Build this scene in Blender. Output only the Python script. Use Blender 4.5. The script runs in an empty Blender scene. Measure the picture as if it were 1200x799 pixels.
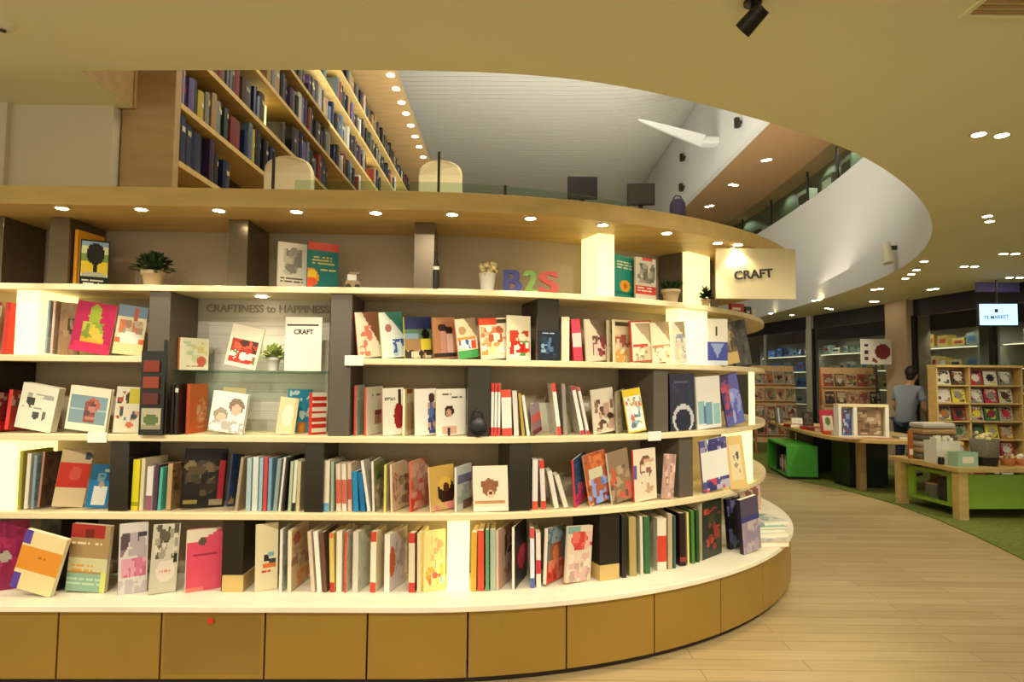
import bpy, bmesh, math, random
from mathutils import Vector, Matrix
from mathutils.geometry import tessellate_polygon
PI = math.pi
sc = bpy.context.scene
COL = sc.collection
rng = random.Random(7)

# ------------------------------------------------------------------ camera
EYE = 1.515
FPX = 760.0
PITCH, ROLL = math.atan(45.0 / FPX), 0.010
fwd = Vector((0, math.cos(PITCH), math.sin(PITCH)))
r0 = Vector((1, 0, 0)); u0 = Vector((0, -math.sin(PITCH), math.cos(PITCH)))
cr = r0 * math.cos(ROLL) + u0 * math.sin(ROLL)
cu = u0 * math.cos(ROLL) - r0 * math.sin(ROLL)
CAM = Vector((0, 0, EYE))
cd = bpy.data.cameras.new('camera'); cam = bpy.data.objects.new('camera', cd); COL.objects.link(cam)
cd.sensor_fit = 'HORIZONTAL'; cd.sensor_width = 36.0; cd.lens = FPX * 36.0 / 1200.0
cd.clip_start = 0.05; cd.clip_end = 200
cam.matrix_world = Matrix(((cr.x, cu.x, -fwd.x, 0), (cr.y, cu.y, -fwd.y, 0), (cr.z, cu.z, -fwd.z, EYE), (0, 0, 0, 1)))
sc.camera = cam

def proj(p):
    v = Vector(p) - CAM
    d = v.dot(fwd)
    return 600 + FPX * v.dot(cr) / d, 399.5 - FPX * v.dot(cu) / d
def ray(px, py):
    return fwd + cr * ((px - 600) / FPX) - cu * ((py - 399.5) / FPX)
def at_y(px, py, Y):
    r = ray(px, py); return CAM + r * (Y / r.y)
def at_z(px, py, Z):
    r = ray(px, py); return CAM + r * ((Z - EYE) / r.z)

# ------------------------------------------------------------------ colour and materials
def lin(c):
    return c / 12.92 if c <= 0.04045 else ((c + 0.055) / 1.055) ** 2.4
def rgb(h):
    if isinstance(h, tuple): return tuple(lin(x / 255) for x in h) + (1,)
    if len(h) == 3: h = ''.join(c * 2 for c in h)
    return tuple(lin(int(h[i:i + 2], 16) / 255) for i in (0, 2, 4)) + (1,)

def mat(name, col, rough=0.5, metal=0.0, emit=0.0, noise=0.0, nscale=(8, 8, 8), spec=0.5, bump=0.0):
    m = bpy.data.materials.new(name); m.use_nodes = True
    nt = m.node_tree; b = nt.nodes['Principled BSDF']
    c = rgb(col)
    b.inputs['Base Color'].default_value = c
    b.inputs['Roughness'].default_value = rough; b.inputs['Metallic'].default_value = metal
    b.inputs['Specular IOR Level'].default_value = spec
    if emit:
        b.inputs['Emission Color'].default_value = c; b.inputs['Emission Strength'].default_value = emit
    if noise or bump:
        tc = nt.nodes.new('ShaderNodeTexCoord'); mp = nt.nodes.new('ShaderNodeMapping')
        mp.inputs['Scale'].default_value = nscale
        nz = nt.nodes.new('ShaderNodeTexNoise'); nz.inputs['Scale'].default_value = 1.0; nz.inputs['Detail'].default_value = 5
        nt.links.new(tc.outputs['Object'], mp.inputs['Vector']); nt.links.new(mp.outputs['Vector'], nz.inputs['Vector'])
        if noise:
            rp = nt.nodes.new('ShaderNodeValToRGB')
            rp.color_ramp.elements[0].position = 0.3; rp.color_ramp.elements[1].position = 0.7
            rp.color_ramp.elements[0].color = tuple(x * (1 - noise) for x in c[:3]) + (1,)
            rp.color_ramp.elements[1].color = tuple(min(1, x * (1 + noise)) for x in c[:3]) + (1,)
            nt.links.new(nz.outputs['Fac'], rp.inputs['Fac']); nt.links.new(rp.outputs['Color'], b.inputs['Base Color'])
        if bump:
            bp = nt.nodes.new('ShaderNodeBump'); bp.inputs['Strength'].default_value = bump; bp.inputs['Distance'].default_value = 0.01
            nt.links.new(nz.outputs['Fac'], bp.inputs['Height']); nt.links.new(bp.outputs['Normal'], b.inputs['Normal'])
    return m

def attr_mat(name, rough):
    m = bpy.data.materials.new(name); m.use_nodes = True
    nt = m.node_tree; b = nt.nodes['Principled BSDF']
    a = nt.nodes.new('ShaderNodeAttribute'); a.attribute_name = 'Col'
    nt.links.new(a.outputs['Color'], b.inputs['Base Color']); b.inputs['Roughness'].default_value = rough
    b.inputs['Specular IOR Level'].default_value = 0.35
    return m

def glass_mat(name, tint, refl=0.12):
    m = bpy.data.materials.new(name); m.use_nodes = True
    nt = m.node_tree; nt.nodes.clear()
    o = nt.nodes.new('ShaderNodeOutputMaterial'); mx = nt.nodes.new('ShaderNodeMixShader')
    t = nt.nodes.new('ShaderNodeBsdfTransparent'); t.inputs['Color'].default_value = rgb(tint)
    g = nt.nodes.new('ShaderNodeBsdfGlossy'); g.inputs['Roughness'].default_value = 0.03
    lw = nt.nodes.new('ShaderNodeLayerWeight'); lw.inputs['Blend'].default_value = 0.5
    pw = nt.nodes.new('ShaderNodeMath'); pw.operation = 'POWER'; pw.inputs[1].default_value = 4
    ad = nt.nodes.new('ShaderNodeMath'); ad.operation = 'MULTIPLY_ADD'; ad.inputs[1].default_value = 0.6; ad.inputs[2].default_value = refl * .35
    nt.links.new(lw.outputs['Facing'], pw.inputs[0]); nt.links.new(pw.outputs[0], ad.inputs[0])
    nt.links.new(ad.outputs[0], mx.inputs['Fac']); nt.links.new(t.outputs[0], mx.inputs[1]); nt.links.new(g.outputs[0], mx.inputs[2])
    nt.links.new(mx.outputs[0], o.inputs['Surface'])
    return m

def plank_mat(name, c1, c2, cm):
    m = bpy.data.materials.new(name); m.use_nodes = True
    nt = m.node_tree; b = nt.nodes['Principled BSDF']
    tc = nt.nodes.new('ShaderNodeTexCoord')
    br = nt.nodes.new('ShaderNodeTexBrick'); br.inputs['Scale'].default_value = 1.0
    br.inputs['Color1'].default_value = rgb(c1); br.inputs['Color2'].default_value = rgb(c2); br.inputs['Mortar'].default_value = rgb(cm)
    br.inputs['Mortar Size'].default_value = 0.002; br.inputs['Brick Width'].default_value = 1.6; br.inputs['Row Height'].default_value = 0.13
    br.offset = 0.37; br.offset_frequency = 2
    mp = nt.nodes.new('ShaderNodeMapping'); mp.inputs['Scale'].default_value = (1.5, 22, 1)
    nz = nt.nodes.new('ShaderNodeTexNoise'); nz.inputs['Scale'].default_value = 1.5; nz.inputs['Detail'].default_value = 6
    mx = nt.nodes.new('ShaderNodeMixRGB'); mx.blend_type = 'MULTIPLY'; mx.inputs['Fac'].default_value = 0.35
    nt.links.new(tc.outputs['Object'], br.inputs['Vector']); nt.links.new(tc.outputs['Object'], mp.inputs['Vector'])
    nt.links.new(mp.outputs['Vector'], nz.inputs['Vector'])
    nt.links.new(br.outputs['Color'], mx.inputs['Color1']); nt.links.new(nz.outputs['Fac'], mx.inputs['Color2'])
    nt.links.new(mx.outputs['Color'], b.inputs['Base Color'])
    b.inputs['Roughness'].default_value = 0.38
    return m

M = {}
def mk(k, *a, **kw): M[k] = mat(k, *a, **kw)
mk('oak', 'c9a968', 0.45, noise=0.12, nscale=(3, 14, 14))
mk('oak_light', 'e8d5a8', 0.42, noise=0.07, nscale=(3, 14, 14))
mk('deck_wood', 'f3ead0', 0.42, noise=0.05, nscale=(3, 14, 14))
mk('oak_dark', 'aa8b5c', 0.5, noise=0.12, nscale=(3, 14, 14))
mk('back_fabric', 'a8987f', 0.9, noise=0.05, nscale=(90, 90, 90))
mk('bronze', 'a4823a', 0.32, metal=0.35, spec=0.5, noise=0.03, nscale=(2, 2, 3))
mk('upright_mirror', '6e604c', 0.22, metal=0.6)
mk('upright_dark', '38322a', 0.18, metal=0.5)
mk('upright_matt', '5a5044', 0.6)
mk('dark', '171411', 0.35)
mk('toe', '2a1c10', 0.6)
mk('lit', 'ffee9e', 0.6, emit=0.85)
mk('lamp', 'fff0cc', 0.5, emit=25.0)
mk('lamp_soft', 'fff0cc', 0.5, emit=6.0)
mk('trim_ring', 'd8cfb8', 0.4)
mk('ceiling_paint', 'e2e0ba', 0.75, noise=0.02, nscale=(1, 1, 1))
mk('wall_paint', 'cabfa8', 0.85)
mk('white_paint', 'cfd0cc', 0.75)
mk('soffit', 'b08a5c', 0.8)
mk('vault', 'd6d4ca', 0.55, bump=0.25, nscale=(0.25, 5, 1))
mk('sign_board', 'c4b48a', 0.6)
mk('black_plastic', '0f0f0f', 0.4)
mk('black_text', '241a14', 0.6)
mk('white_plastic', 'ece8dc', 0.45)
mk('paper', 'f3ecd6', 0.8)
mk('terracotta', 'cdb48c', 0.75, noise=0.06, nscale=(20, 20, 20))
mk('soil', '35261a', 0.95)
mk('leaf', '24401f', 0.55, noise=0.35, nscale=(30, 30, 30))
mk('leaf_pale', 'a9b56a', 0.6, noise=0.3, nscale=(40, 40, 40))
mk('blue_letter', '1c2074', 0.4)
mk('green_letter', '74a022', 0.4)
mk('orange_letter', 'd03c14', 0.4)
mk('popcorn', 'e0cf98', 0.8, noise=0.2, nscale=(60, 60, 60))
mk('slat_board', 'bdb5a8', 0.7, noise=0.06, nscale=(2, 30, 60))
mk('pale_letter', '8d8070', 0.7)
mk('green_paint', '3f9a2a', 0.45)
mk('lime_paint', '86ad2e', 0.5)
mk('upper_wall', '46523f', 0.5)
mk('dark_green', '1c2415', 0.5)
mk('carpet', '6f7a2c', 0.95, noise=0.25, nscale=(25, 25, 25), bump=0.3)
mk('beam_white', 'e6e6e2', 0.7)
mk('cream_leather', 'f0dfb4', 0.55)
mk('steel', '4a463e', 0.35, metal=0.8)
mk('purple_cloth', '3c3552', 0.8)
mk('column_paint', 'b09a7c', 0.8)
mk('shop_dark', '15171a', 0.6)
mk('shop_shelf', 'b8b4a4', 0.5)
mk('shop_led', 'fff0c0', 0.5, emit=2.2)
mk('screen', 'a8d4ff', 0.4, emit=0.85)
mk('screen_ink', '16244c', 0.5)
mk('violet', '6a64b4', 0.5)  # the screen's glare put into a base colour
mk('kraft', 'b08a5e', 0.7, noise=0.1, nscale=(10, 10, 10))
mk('skin', 'b98a68', 0.5)
mk('hair', '15110f', 0.55)
mk('shirt', '7d8490', 0.85)
mk('trousers', '2b3448', 0.85)
mk('red_dot', 'd8281c', 0.4)
mk('frame_black', '1a1918', 0.4)
mk('mullion', 'b9b6a6', 0.5)
mk('basket', '6c6558', 0.85, noise=0.3, nscale=(60, 60, 60))
mk('orange_thing', 'b0652e', 0.6)
mk('glass_green', 'a4c8b0', 0.3)
M['print'] = attr_mat('printed_paper', 0.3)
M['plain'] = attr_mat('painted_card', 0.6)
M['glass'] = glass_mat('clear_glass', 'fafaf6', 0.08)
M['teal_glass'] = glass_mat('teal_glass', 'e6f2ec', 0.12)
M['pale_glass'] = glass_mat('pale_glass', 'dbebe4', 0.05)
M['shop_glass'] = glass_mat('shop_glass', 'cfd6d6', 0.12)
M['floor'] = plank_mat('oak_planks', 'd3b988', 'c3a774', '8a7048')

# ------------------------------------------------------------------ mesh builder
class MB:
    def __init__(s): s.v, s.f, s.c, s.sm = [], [], [], []
    def quad(s, pts, col=None, smooth=False):
        b = len(s.v); s.v += [tuple(p) for p in pts]; s.f.append(tuple(range(b, b + len(pts)))); s.c.append(col); s.sm.append(smooth)
    def add(s, vs, fs, col=None, smooth=False):
        b = len(s.v); s.v += [tuple(p) for p in vs]
        for f in fs: s.f.append(tuple(b + i for i in f)); s.c.append(col); s.sm.append(smooth)
    def box(s, a, b, col=None, rot=0, at=(0, 0, 0)):
        (x0, y0, z0), (x1, y1, z1) = a, b
        vs = [(x0, y0, z0), (x1, y0, z0), (x1, y1, z0), (x0, y1, z0), (x0, y0, z1), (x1, y0, z1), (x1, y1, z1), (x0, y1, z1)]
        if rot or at != (0, 0, 0):
            c, n = math.cos(rot), math.sin(rot)
            vs = [(at[0] + x * c - y * n, at[1] + x * n + y * c, at[2] + z) for x, y, z in vs]
        s.add(vs, [(0, 3, 2, 1), (4, 5, 6, 7), (0, 1, 5, 4), (1, 2, 6, 5), (2, 3, 7, 6), (3, 0, 4, 7)], col)
    def prism(s, poly, z0, z1, col=None):
        n = len(poly)
        vs = [(x, y, z0) for x, y in poly] + [(x, y, z1) for x, y in poly]
        fs = [tuple(range(n - 1, -1, -1)), tuple(range(n, 2 * n))] + [(i, (i + 1) % n, n + (i + 1) % n, n + i) for i in range(n)]
        s.add(vs, fs, col)
    def lathe(s, prof, seg=20, at=(0, 0, 0), col=None, smooth=True):
        vs = []
        for r, z in prof:
            for k in range(seg):
                a = 2 * PI * k / seg; vs.append((at[0] + r * math.cos(a), at[1] + r * math.sin(a), at[2] + z))
        fs = []
        for i in range(len(prof) - 1):
            for k in range(seg):
                k2 = (k + 1) % seg
                fs.append((i * seg + k, i * seg + k2, (i + 1) * seg + k2, (i + 1) * seg + k))
        s.add(vs, fs, col, smooth)
        s.add(vs[:seg], [tuple(range(seg - 1, -1, -1))], col); s.add(vs[-seg:], [tuple(range(seg))], col)
    def tube(s, p, q, r, seg=10, r2=None, col=None):
        p, q = Vector(p), Vector(q); d = (q - p).normalized(); r2 = r if r2 is None else r2
        a = d.orthogonal().normalized(); b = d.cross(a)
        vs = [p + (a * math.cos(t) + b * math.sin(t)) * r for t in [2 * PI * k / seg for k in range(seg)]]
        vs += [q + (a * math.cos(t) + b * math.sin(t)) * r2 for t in [2 * PI * k / seg for k in range(seg)]]
        s.add(vs, [(k, (k + 1) % seg, seg + (k + 1) % seg, seg + k) for k in range(seg)], col, True)
        s.add(vs[:seg], [tuple(range(seg - 1, -1, -1))], col); s.add(vs[seg:], [tuple(range(seg))], col)
    def ball(s, c, r, seg=12, rings=8, col=None, sc_=(1, 1, 1)):
        vs, fs = [], []
        for i in range(rings + 1):
            t = PI * i / rings
            for k in range(seg):
                a = 2 * PI * k / seg
                vs.append((c[0] + r * sc_[0] * math.sin(t) * math.cos(a), c[1] + r * sc_[1] * math.sin(t) * math.sin(a), c[2] - r * sc_[2] * math.cos(t)))
        for i in range(rings):
            for k in range(seg):
                fs.append((i * seg + k, i * seg + (k + 1) % seg, (i + 1) * seg + (k + 1) % seg, (i + 1) * seg + k))
        s.add(vs, fs, col, True)
    def leaf(s, p, d, L, w, up=Vector((0, 0, 1)), col=None):
        p, d = Vector(p), Vector(d).normalized()
        side = d.cross(up)
        side = side.normalized() if side.length > 1e-3 else Vector((1, 0, 0))
        nrm = side.cross(d) * (L * 0.12)
        s.add([p, p + d * L * .5 + side * w - nrm, p + d * L - nrm * 2, p + d * L * .5 - side * w - nrm, p + d * L * .5 + nrm * .3],
              [(0, 1, 4), (1, 2, 4), (2, 3, 4), (3, 0, 4)], col, True)
    def build(s, name, m, parent=None, bevel=0.0, weld=False):
        me = bpy.data.meshes.new(name); me.from_pydata(s.v, [], s.f)
        me.materials.append(M[m] if isinstance(m, str) else m)
        me.polygons.foreach_set('use_smooth', s.sm)
        if any(c is not None for c in s.c):
            a = me.attributes.new('Col', 'FLOAT_COLOR', 'FACE')
            flat = []
            for c in s.c: flat += list(c if c is not None else (0.5, 0.5, 0.5, 1))
            a.data.foreach_set('color', flat)
        me.update()
        o = bpy.data.objects.new(name, me); COL.objects.link(o)
        if weld:
            bm = bmesh.new(); bm.from_mesh(me); bmesh.ops.remove_doubles(bm, verts=bm.verts, dist=1e-5); bmesh.ops.recalc_face_normals(bm, faces=bm.faces); bm.to_mesh(me); bm.free()
        if parent: o.parent = parent
        if bevel:
            bv = o.modifiers.new('bevel', 'BEVEL'); bv.width = bevel; bv.segments = 2; bv.limit_method = 'ANGLE'
        return o

def tag(o, label, cat, group=None):
    o['label'] = label; o['category'] = cat
    if group: o['group'] = group
    return o
def thing(name, label, cat, loc=(0, 0, 0), rz=0.0, group=None):
    o = bpy.data.objects.new(name, None); COL.objects.link(o); o.location = loc; o.rotation_euler = (0, 0, rz)
    o.empty_display_size = 0.1
    return tag(o, label, cat, group)
def struct(o):
    o['kind'] = 'structure'; return o

def text_mesh(name, body, size, m, depth=0.004, bold=0.0, parent=None, M4=None, align='CENTER', width=None):
    cu_ = bpy.data.curves.new('tmp_text', 'FONT'); cu_.body = body; cu_.size = size; cu_.extrude = depth; cu_.offset = bold
    cu_.align_x = align; cu_.align_y = 'CENTER'
    t = bpy.data.objects.new('tmp_text', cu_); COL.objects.link(t)
    dg = bpy.context.evaluated_depsgraph_get(); dg.update()
    me = bpy.data.meshes.new_from_object(t.evaluated_get(dg)); me.name = name
    bpy.data.objects.remove(t); bpy.data.curves.remove(cu_)
    xs = [v.co.x for v in me.vertices]
    if width:
        k = width / (max(xs) - min(xs)); cx = (max(xs) + min(xs)) / 2
        for v in me.vertices: v.co.x = (v.co.x - cx) * k
    if M4 is not None: me.transform(M4)
    me.materials.clear(); me.materials.append(M[m])
    o = bpy.data.objects.new(name, me); COL.objects.link(o)
    if parent: o.parent = parent
    return o
def upright(loc, rz=0.0, tilt=0.0):   # text in XY plane -> standing, readable from -Y
    return Matrix.Translation(loc) @ Matrix.Rotation(rz, 4, 'Z') @ Matrix.Rotation(PI / 2, 4, 'X') @ Matrix.Rotation(tilt, 4, 'Z')

def spot(loc, target, energy, size=60, col=(1, .925, .68), blend=0.6, radius=0.04):
    l = bpy.data.lights.new('spot_lamp', 'SPOT'); l.energy = energy; l.spot_size = math.radians(size); l.spot_blend = blend
    l.color = col; l.shadow_soft_size = radius
    o = bpy.data.objects.new('spot_lamp', l); COL.objects.link(o); o.location = loc
    o.rotation_euler = (Vector(target) - Vector(loc)).to_track_quat('-Z', 'Y').to_euler()
    return o
def area(loc, target, energy, sx, sy, col=(1, .86, .65)):
    l = bpy.data.lights.new('area_lamp', 'AREA'); l.energy = energy; l.shape = 'RECTANGLE'; l.size = sx; l.size_y = sy; l.color = col
    o = bpy.data.objects.new('area_lamp', l); COL.objects.link(o); o.location = loc
    o.rotation_euler = (Vector(target) - Vector(loc)).to_track_quat('-Z', 'Y').to_euler()
    return o

# ------------------------------------------------------------------ the shelf's plan: straight run, then a round end
CX, CY, RR = -0.6, 6.31, 2.85
S_END = CX + RR * math.radians(122); S_START = -4.4
def path(s, off=0.0):
    if s <= CX:
        return Vector((s + .02 * off, CY - RR + .02 * (s - CX) - off, 0)), math.atan(.02) * (1 if s < CX - .01 else .5)
    a = (s - CX) / RR
    return Vector((CX + (RR + off) * math.sin(a), CY - (RR + off) * math.cos(a), 0)), a
def s_at(px, off, z):
    lo, hi = -4.4, CX + RR * math.radians(68)
    for _ in range(50):
        m = (lo + hi) / 2; p, a = path(m, off)
        if proj((p.x, p.y, z))[0] < px: lo = m
        else: hi = m
    return (lo + hi) / 2
def s_samples(a, b):
    out = [a]; s = a
    while True:
        s += .4 if s < CX - .4 else (CX - s if s < CX - 1e-6 else RR * math.radians(3))
        if s >= b - 1e-6: break
        out.append(s)
    return out + [b]
def ribbon(mb, a, b, o_in, o_out, z0, z1, col=None):
    ss = s_samples(a, b); n = len(ss); vs = []
    for s in ss:
        p, _ = path(s, o_out); q, _ = path(s, o_in)
        vs += [(p.x, p.y, z0), (p.x, p.y, z1), (q.x, q.y, z1), (q.x, q.y, z0)]
    fs = []
    for i in range(n - 1):
        for k in range(4): fs.append((4 * i + k, 4 * i + (k + 1) % 4, 4 * i + 4 + (k + 1) % 4, 4 * i + 4 + k))
    fs = [f[::-1] for f in fs] + [(0, 1, 2, 3), tuple(4 * (n - 1) + k for k in (3, 2, 1, 0))]
    mb.add(vs, fs, col)
ZA, ZB, ZC, ZD, ZE = 2.0, 1.62, 1.205, 0.802, 0.39          # shelf tops
ZCAN = 2.365
# ------------------------------------------------------------------ room shell
CEIL = 3.015
mb = MB(); mb.quad([(-9, -5, 0), (14, -5, 0), (14, 32, 0), (-9, 32, 0)]); struct(mb.build('floor', 'floor'))
# green carpet beside the oak boards (flat, laid over the boards)
mb = MB(); edge = [(4.2, 2.5), (4.3, 4.6), (4.42, 5.6), (4.62, 6.5), (4.75, 7.3), (4.82, 8.3), (4.72, 9.2), (4.45, 10.0), (4.2, 12), (4.2, 16.5)]
mb.prism(edge + [(6.6, 16.5), (9.2, 2.5)], 0.001, 0.012)
struct(mb.build('carpet', 'carpet'))

void = [(-2.14, 3.12), (-1.2, 3.09), (-.5, 3.08), (0, 3.1), (.45, 3.19), (.9, 3.37), (1.42, 3.64), (1.85, 3.89), (2.3, 4.2), (2.85, 4.7), (3.45, 5.35), (4.08, 6.2), (4.62, 7.2), (5.02, 8.2),
        (5.3, 9.2), (5.5, 10.5), (5.65, 12), (5.78, 14.8), (5.7, 17), (5.2, 19.5), (3.5, 21.5), (-2.75, 21.5), (-2.75, 3.56), (-2.14, 3.56)]
# smooth the curved run of the void
def chaikin(pts, n=2):
    for _ in range(n):
        out = [pts[0]]
        for a, b in zip(pts, pts[1:]):
            out += [(a[0] * .75 + b[0] * .25, a[1] * .75 + b[1] * .25), (a[0] * .25 + b[0] * .75, a[1] * .25 + b[1] * .75)]
        pts = out + [pts[-1]]
    return pts
curve = chaikin(void[:21]); void = curve + void[21:]
outer = [(-9, -5), (14, -5), (14, 32), (-9, 32)]
polys = [[Vector((x, y, 0)) for x, y in outer], [Vector((x, y, 0)) for x, y in void]]
flat = outer + void
tris = tessellate_polygon(polys)
mb = MB()
vs = [(x, y, CEIL) for x, y in flat]
fs = []
for t in tris:
    a, b, c = [Vector(vs[i]) for i in t]
    fs.append(t if (b - a).cross(c - a).z < 0 else t[::-1])
mb.add(vs, fs)
struct(mb.build('ceiling', 'ceiling_paint'))
# white parapet that rises from the edge of the opening
ZP = 5.0
def offs(pts, d):
    out = []
    for i, (x, y) in enumerate(pts):
        a_, b_ = pts[max(0, i - 1)], pts[min(len(pts) - 1, i + 1)]
        t_ = Vector((b_[0] - a_[0], b_[1] - a_[1])).normalized(); out.append((x + t_.y * d, y - t_.x * d))
    return out
mb = MB(); ci, co = offs(curve, .004), offs(curve, .084)
for k in range(len(curve) - 1):
    a, b, c, d = ci[k], ci[k + 1], co[k + 1], co[k]; z0_ = CEIL + .004
    mb.quad([(a[0], a[1], z0_), (b[0], b[1], z0_), (b[0], b[1], ZP), (a[0], a[1], ZP)], None, True)
    mb.quad([(d[0], d[1], ZP), (c[0], c[1], ZP), (c[0], c[1], z0_), (d[0], d[1], z0_)], None, True)
    mb.quad([(a[0], a[1], ZP), (b[0], b[1], ZP), (c[0], c[1], ZP), (d[0], d[1], ZP)])
    mb.quad([(b[0], b[1], z0_), (a[0], a[1], z0_), (d[0], d[1], z0_), (c[0], c[1], z0_)])
struct(mb.build('wall_parapet', 'white_paint'))
mb = MB()
mb.box((-2.74, 3.564, CEIL + .004), (-2.14, 3.64, 4.2)); mb.box((-2.22, 3.1, CEIL + .004), (-2.144, 3.56, 4.2))
struct(mb.build('wall_opening', 'oak_dark'))
# upper floor beyond the parapet: its floor, the dark glazed shops and the brown soffit
rc = [p for p in curve if p[1] > 5.0 and p[0] > 2.5]
mb = MB()
mb.prism([(4.2, 5.3), (9.5, 5.3), (9.5, 24), (4.2, 24)], 5.77, 5.85); struct(mb.build('ceiling_soffit', 'soffit'))
mb = MB()
mb.prism([(x + .09, y) for x, y in rc if y < 19] + [(9.5, 19), (9.5, 5.2)], ZP - .12, ZP - .02); struct(mb.build('floor_upper', 'oak_dark'))
mb = MB()
rcu = [p for p in rc if p[1] < 19.4]
wl = offs(rcu, .46)
for a, b in zip(wl, wl[1:]): mb.quad([(a[0], a[1], ZP - .02), (b[0], b[1], ZP - .02), (b[0], b[1], 5.77), (a[0], a[1], 5.77)])
struct(mb.build('wall_upper', 'upper_wall'))
mb = MB(); mb.box((4.05, 5.0, 5.755), (4.2, 24, 7.9)); struct(mb.build('beam', 'beam_white'))
mb = MB(); mb.box((4.2, 5.0, 5.86), (9.5, 24, 5.9)); struct(mb.build('roof', 'soffit'))
# vault over the void, slatted, turning up where it meets the beam
prof = [(-3, 6.85), (-1, 6.9), (1, 6.9), (2.0, 6.92), (2.7, 7.0), (3.2, 7.12), (3.6, 7.3), (3.9, 7.5), (4.2, 7.8)]
mb = MB()
for (x0, z0), (x1, z1) in zip(prof, prof[1:]):
    for k in range(104):
        y0, y1, y2 = 3.0 + k * .18, 3.155 + k * .18, 3.18 + k * .18; d_ = .03
        mb.quad([(x0, y0, z0), (x0, y1, z0), (x1, y1, z1), (x1, y0, z1)], None, True)
        mb.quad([(x0, y1, z0 + d_), (x0, y2, z0 + d_), (x1, y2, z1 + d_), (x1, y1, z1 + d_)], None, True)
        mb.quad([(x0, y1, z0), (x0, y1, z0 + d_), (x1, y1, z1 + d_), (x1, y1, z1)]); mb.quad([(x0, y2, z0), (x0, y2, z0 + d_), (x1, y2, z1 + d_), (x1, y2, z1)])
struct(mb.build('ceiling_vault', 'vault'))
mb = MB(); mb.box((-2.8, 21.6, 2.4), (4.2, 21.7, 7.9)); struct(mb.build('wall_far', 'vault'))
mb = MB(); mb.box((-2.9, 3.5, 0), (-2.8, 21.6, 7.0)); struct(mb.build('wall_left', 'wall_paint'))
mb = MB(); mb.box((-9, 3.53, 2.46), (-2.23, 3.61, CEIL)); struct(mb.build('wall_front', 'wall_paint'))
mb = MB(); mb.box((-9, 18.7, 0), (6.1, 18.8, CEIL)); struct(mb.build('wall_back', 'wall_paint'))
# mezzanine deck behind the canopy
pts = []
for s in s_samples(-2.75, CX + RR * math.radians(70)):
    p, a = path(s, -.42); pts.append((p.x, p.y))
mb = MB(); mb.prism(pts + [(2.0, 14), (-2.75, 14)], 2.36, 2.459); struct(mb.build('floor_mezzanine', 'oak_dark'))

# ------------------------------------------------------------------ the curved bookcase
bc = thing('curved_bookcase', 'long curved oak bookcase with rounded end, glowing pillars and bronze plinth', 'bookcase', (0, 0, 0))
def rib(name, a, b, o_in, o_out, z0, z1, m, bevel=0.004, parent=bc):
    r = MB(); ribbon(r, a, b, o_in, o_out, z0, z1); return r.build(name, m, parent, bevel)
rib('canopy', S_START, S_END, -.42, .235, ZCAN, 2.46, 'oak')
sB0, sB1 = s_at(172, 0, ZB), s_at(404, 0, ZB)
rib('shelf', S_START, S_END, -.36, 0, ZA - .034, ZA, 'oak_light')
rib('shelf', S_START, sB0, -.36, 0, ZB - .034, ZB, 'oak_light')
rib('shelf', sB1, S_END, -.36, 0, ZB - .034, ZB, 'oak_light')
rib('shelf', S_START, S_END, -.36, 0, ZC - .034, ZC, 'oak_light')
rib('shelf', S_START, S_END, -.36, 0, ZD - .036, ZD, 'oak_light')
rib('deck', S_START, S_END, -.36, .195, ZE - .03, ZE, 'deck_wood')
rib('back_panel', S_START, S_END, -.38, -.361, ZE, ZCAN, 'back_fabric', 0)
rib('toe_kick', S_START, S_END, 0.0, .14, 0, .05, 'toe', 0)
# plinth doors
joints = [67, 188, 310, 430, 548, 664, 767, 845]
js = [s_at(px, .175, .2) for px in joints]
step = js[3] - js[2]
while js[0] > S_START: js.insert(0, js[0] - step)
while js[-1] < S_END - step: js.append(js[-1] + step)
panels = []
for a, b in zip(js, js[1:]):
    p = rib('plinth_panel', a + .004, b - .004, .15, .175, .035, ZE - .035, 'bronze', .003); panels.append((a, b, p))
# uprights: (row z0, z1, px0, px1 of the face, material)
def post(z0, z1, px0, px1, m, off=-.02, depth=.32, name='upright'):
    zz = (z0 + z1) / 2
    a, b = s_at(px0, off, zz), s_at(px1, off, zz)
    r = MB(); ribbon(r, a, b, off - depth, off, z0, z1); return r.build(name, m, bc, .002)
T = .034
rows = [(ZA, ZCAN), (ZB, ZA - T), (ZC, ZB - T), (ZD, ZC - T), (ZE, ZD - .036)]
UP = [(0, -14, 3, 'upright_mirror'), (0, 57, 80, 'upright_mirror'), (0, 267, 290, 'upright_mirror'), (0, 485, 509, 'upright_mirror'), (0, 701, 720, 'lit'), (0, 806, 832, 'lit'),
      (1, 18, 45, 'lit'), (1, 630, 655, 'upright_dark'), (1, 795, 829, 'lit'),
      (2, -34, -10, 'upright_dark'), (2, 548, 574, 'upright_dark'), (2, 766, 783, 'upright_matt'),
      (3, -12, 18, 'lit'), (3, 128, 150, 'upright_dark'), (3, 357, 379, 'upright_dark'), (3, 597, 622, 'upright_dark'), (3, 796, 812, 'upright_matt'), (3, 862, 882, 'lit'),
      (4, 46, 70, 'upright_dark'), (4, 260, 285, 'upright_dark'), (4, 524, 550, 'lit'), (4, 703, 726, 'upright_dark')]
for r, a, b, m in UP:
    z0, z1 = rows[r]
    dp = {701: .2, 795: .1, 862: .1, 806: .04}.get(a, .32) if m == 'lit' else .32
    post(z0, z1, a, b, m, off=-.12 if a == 806 else -.03, depth=dp, name='light_pillar' if m == 'lit' else 'upright')
post(ZA, ZCAN, 799, 834, 'upright_matt', off=-.165, depth=.18)
post(ZC, ZB - T, 880.5, 884.5, 'lit', off=-.02, depth=.02, name='light_pillar')
for a, b in ((172, 197), (386, 411)): post(ZC, ZA - T, a, b, 'upright_matt', off=-.015, name='alcove_column')
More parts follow.
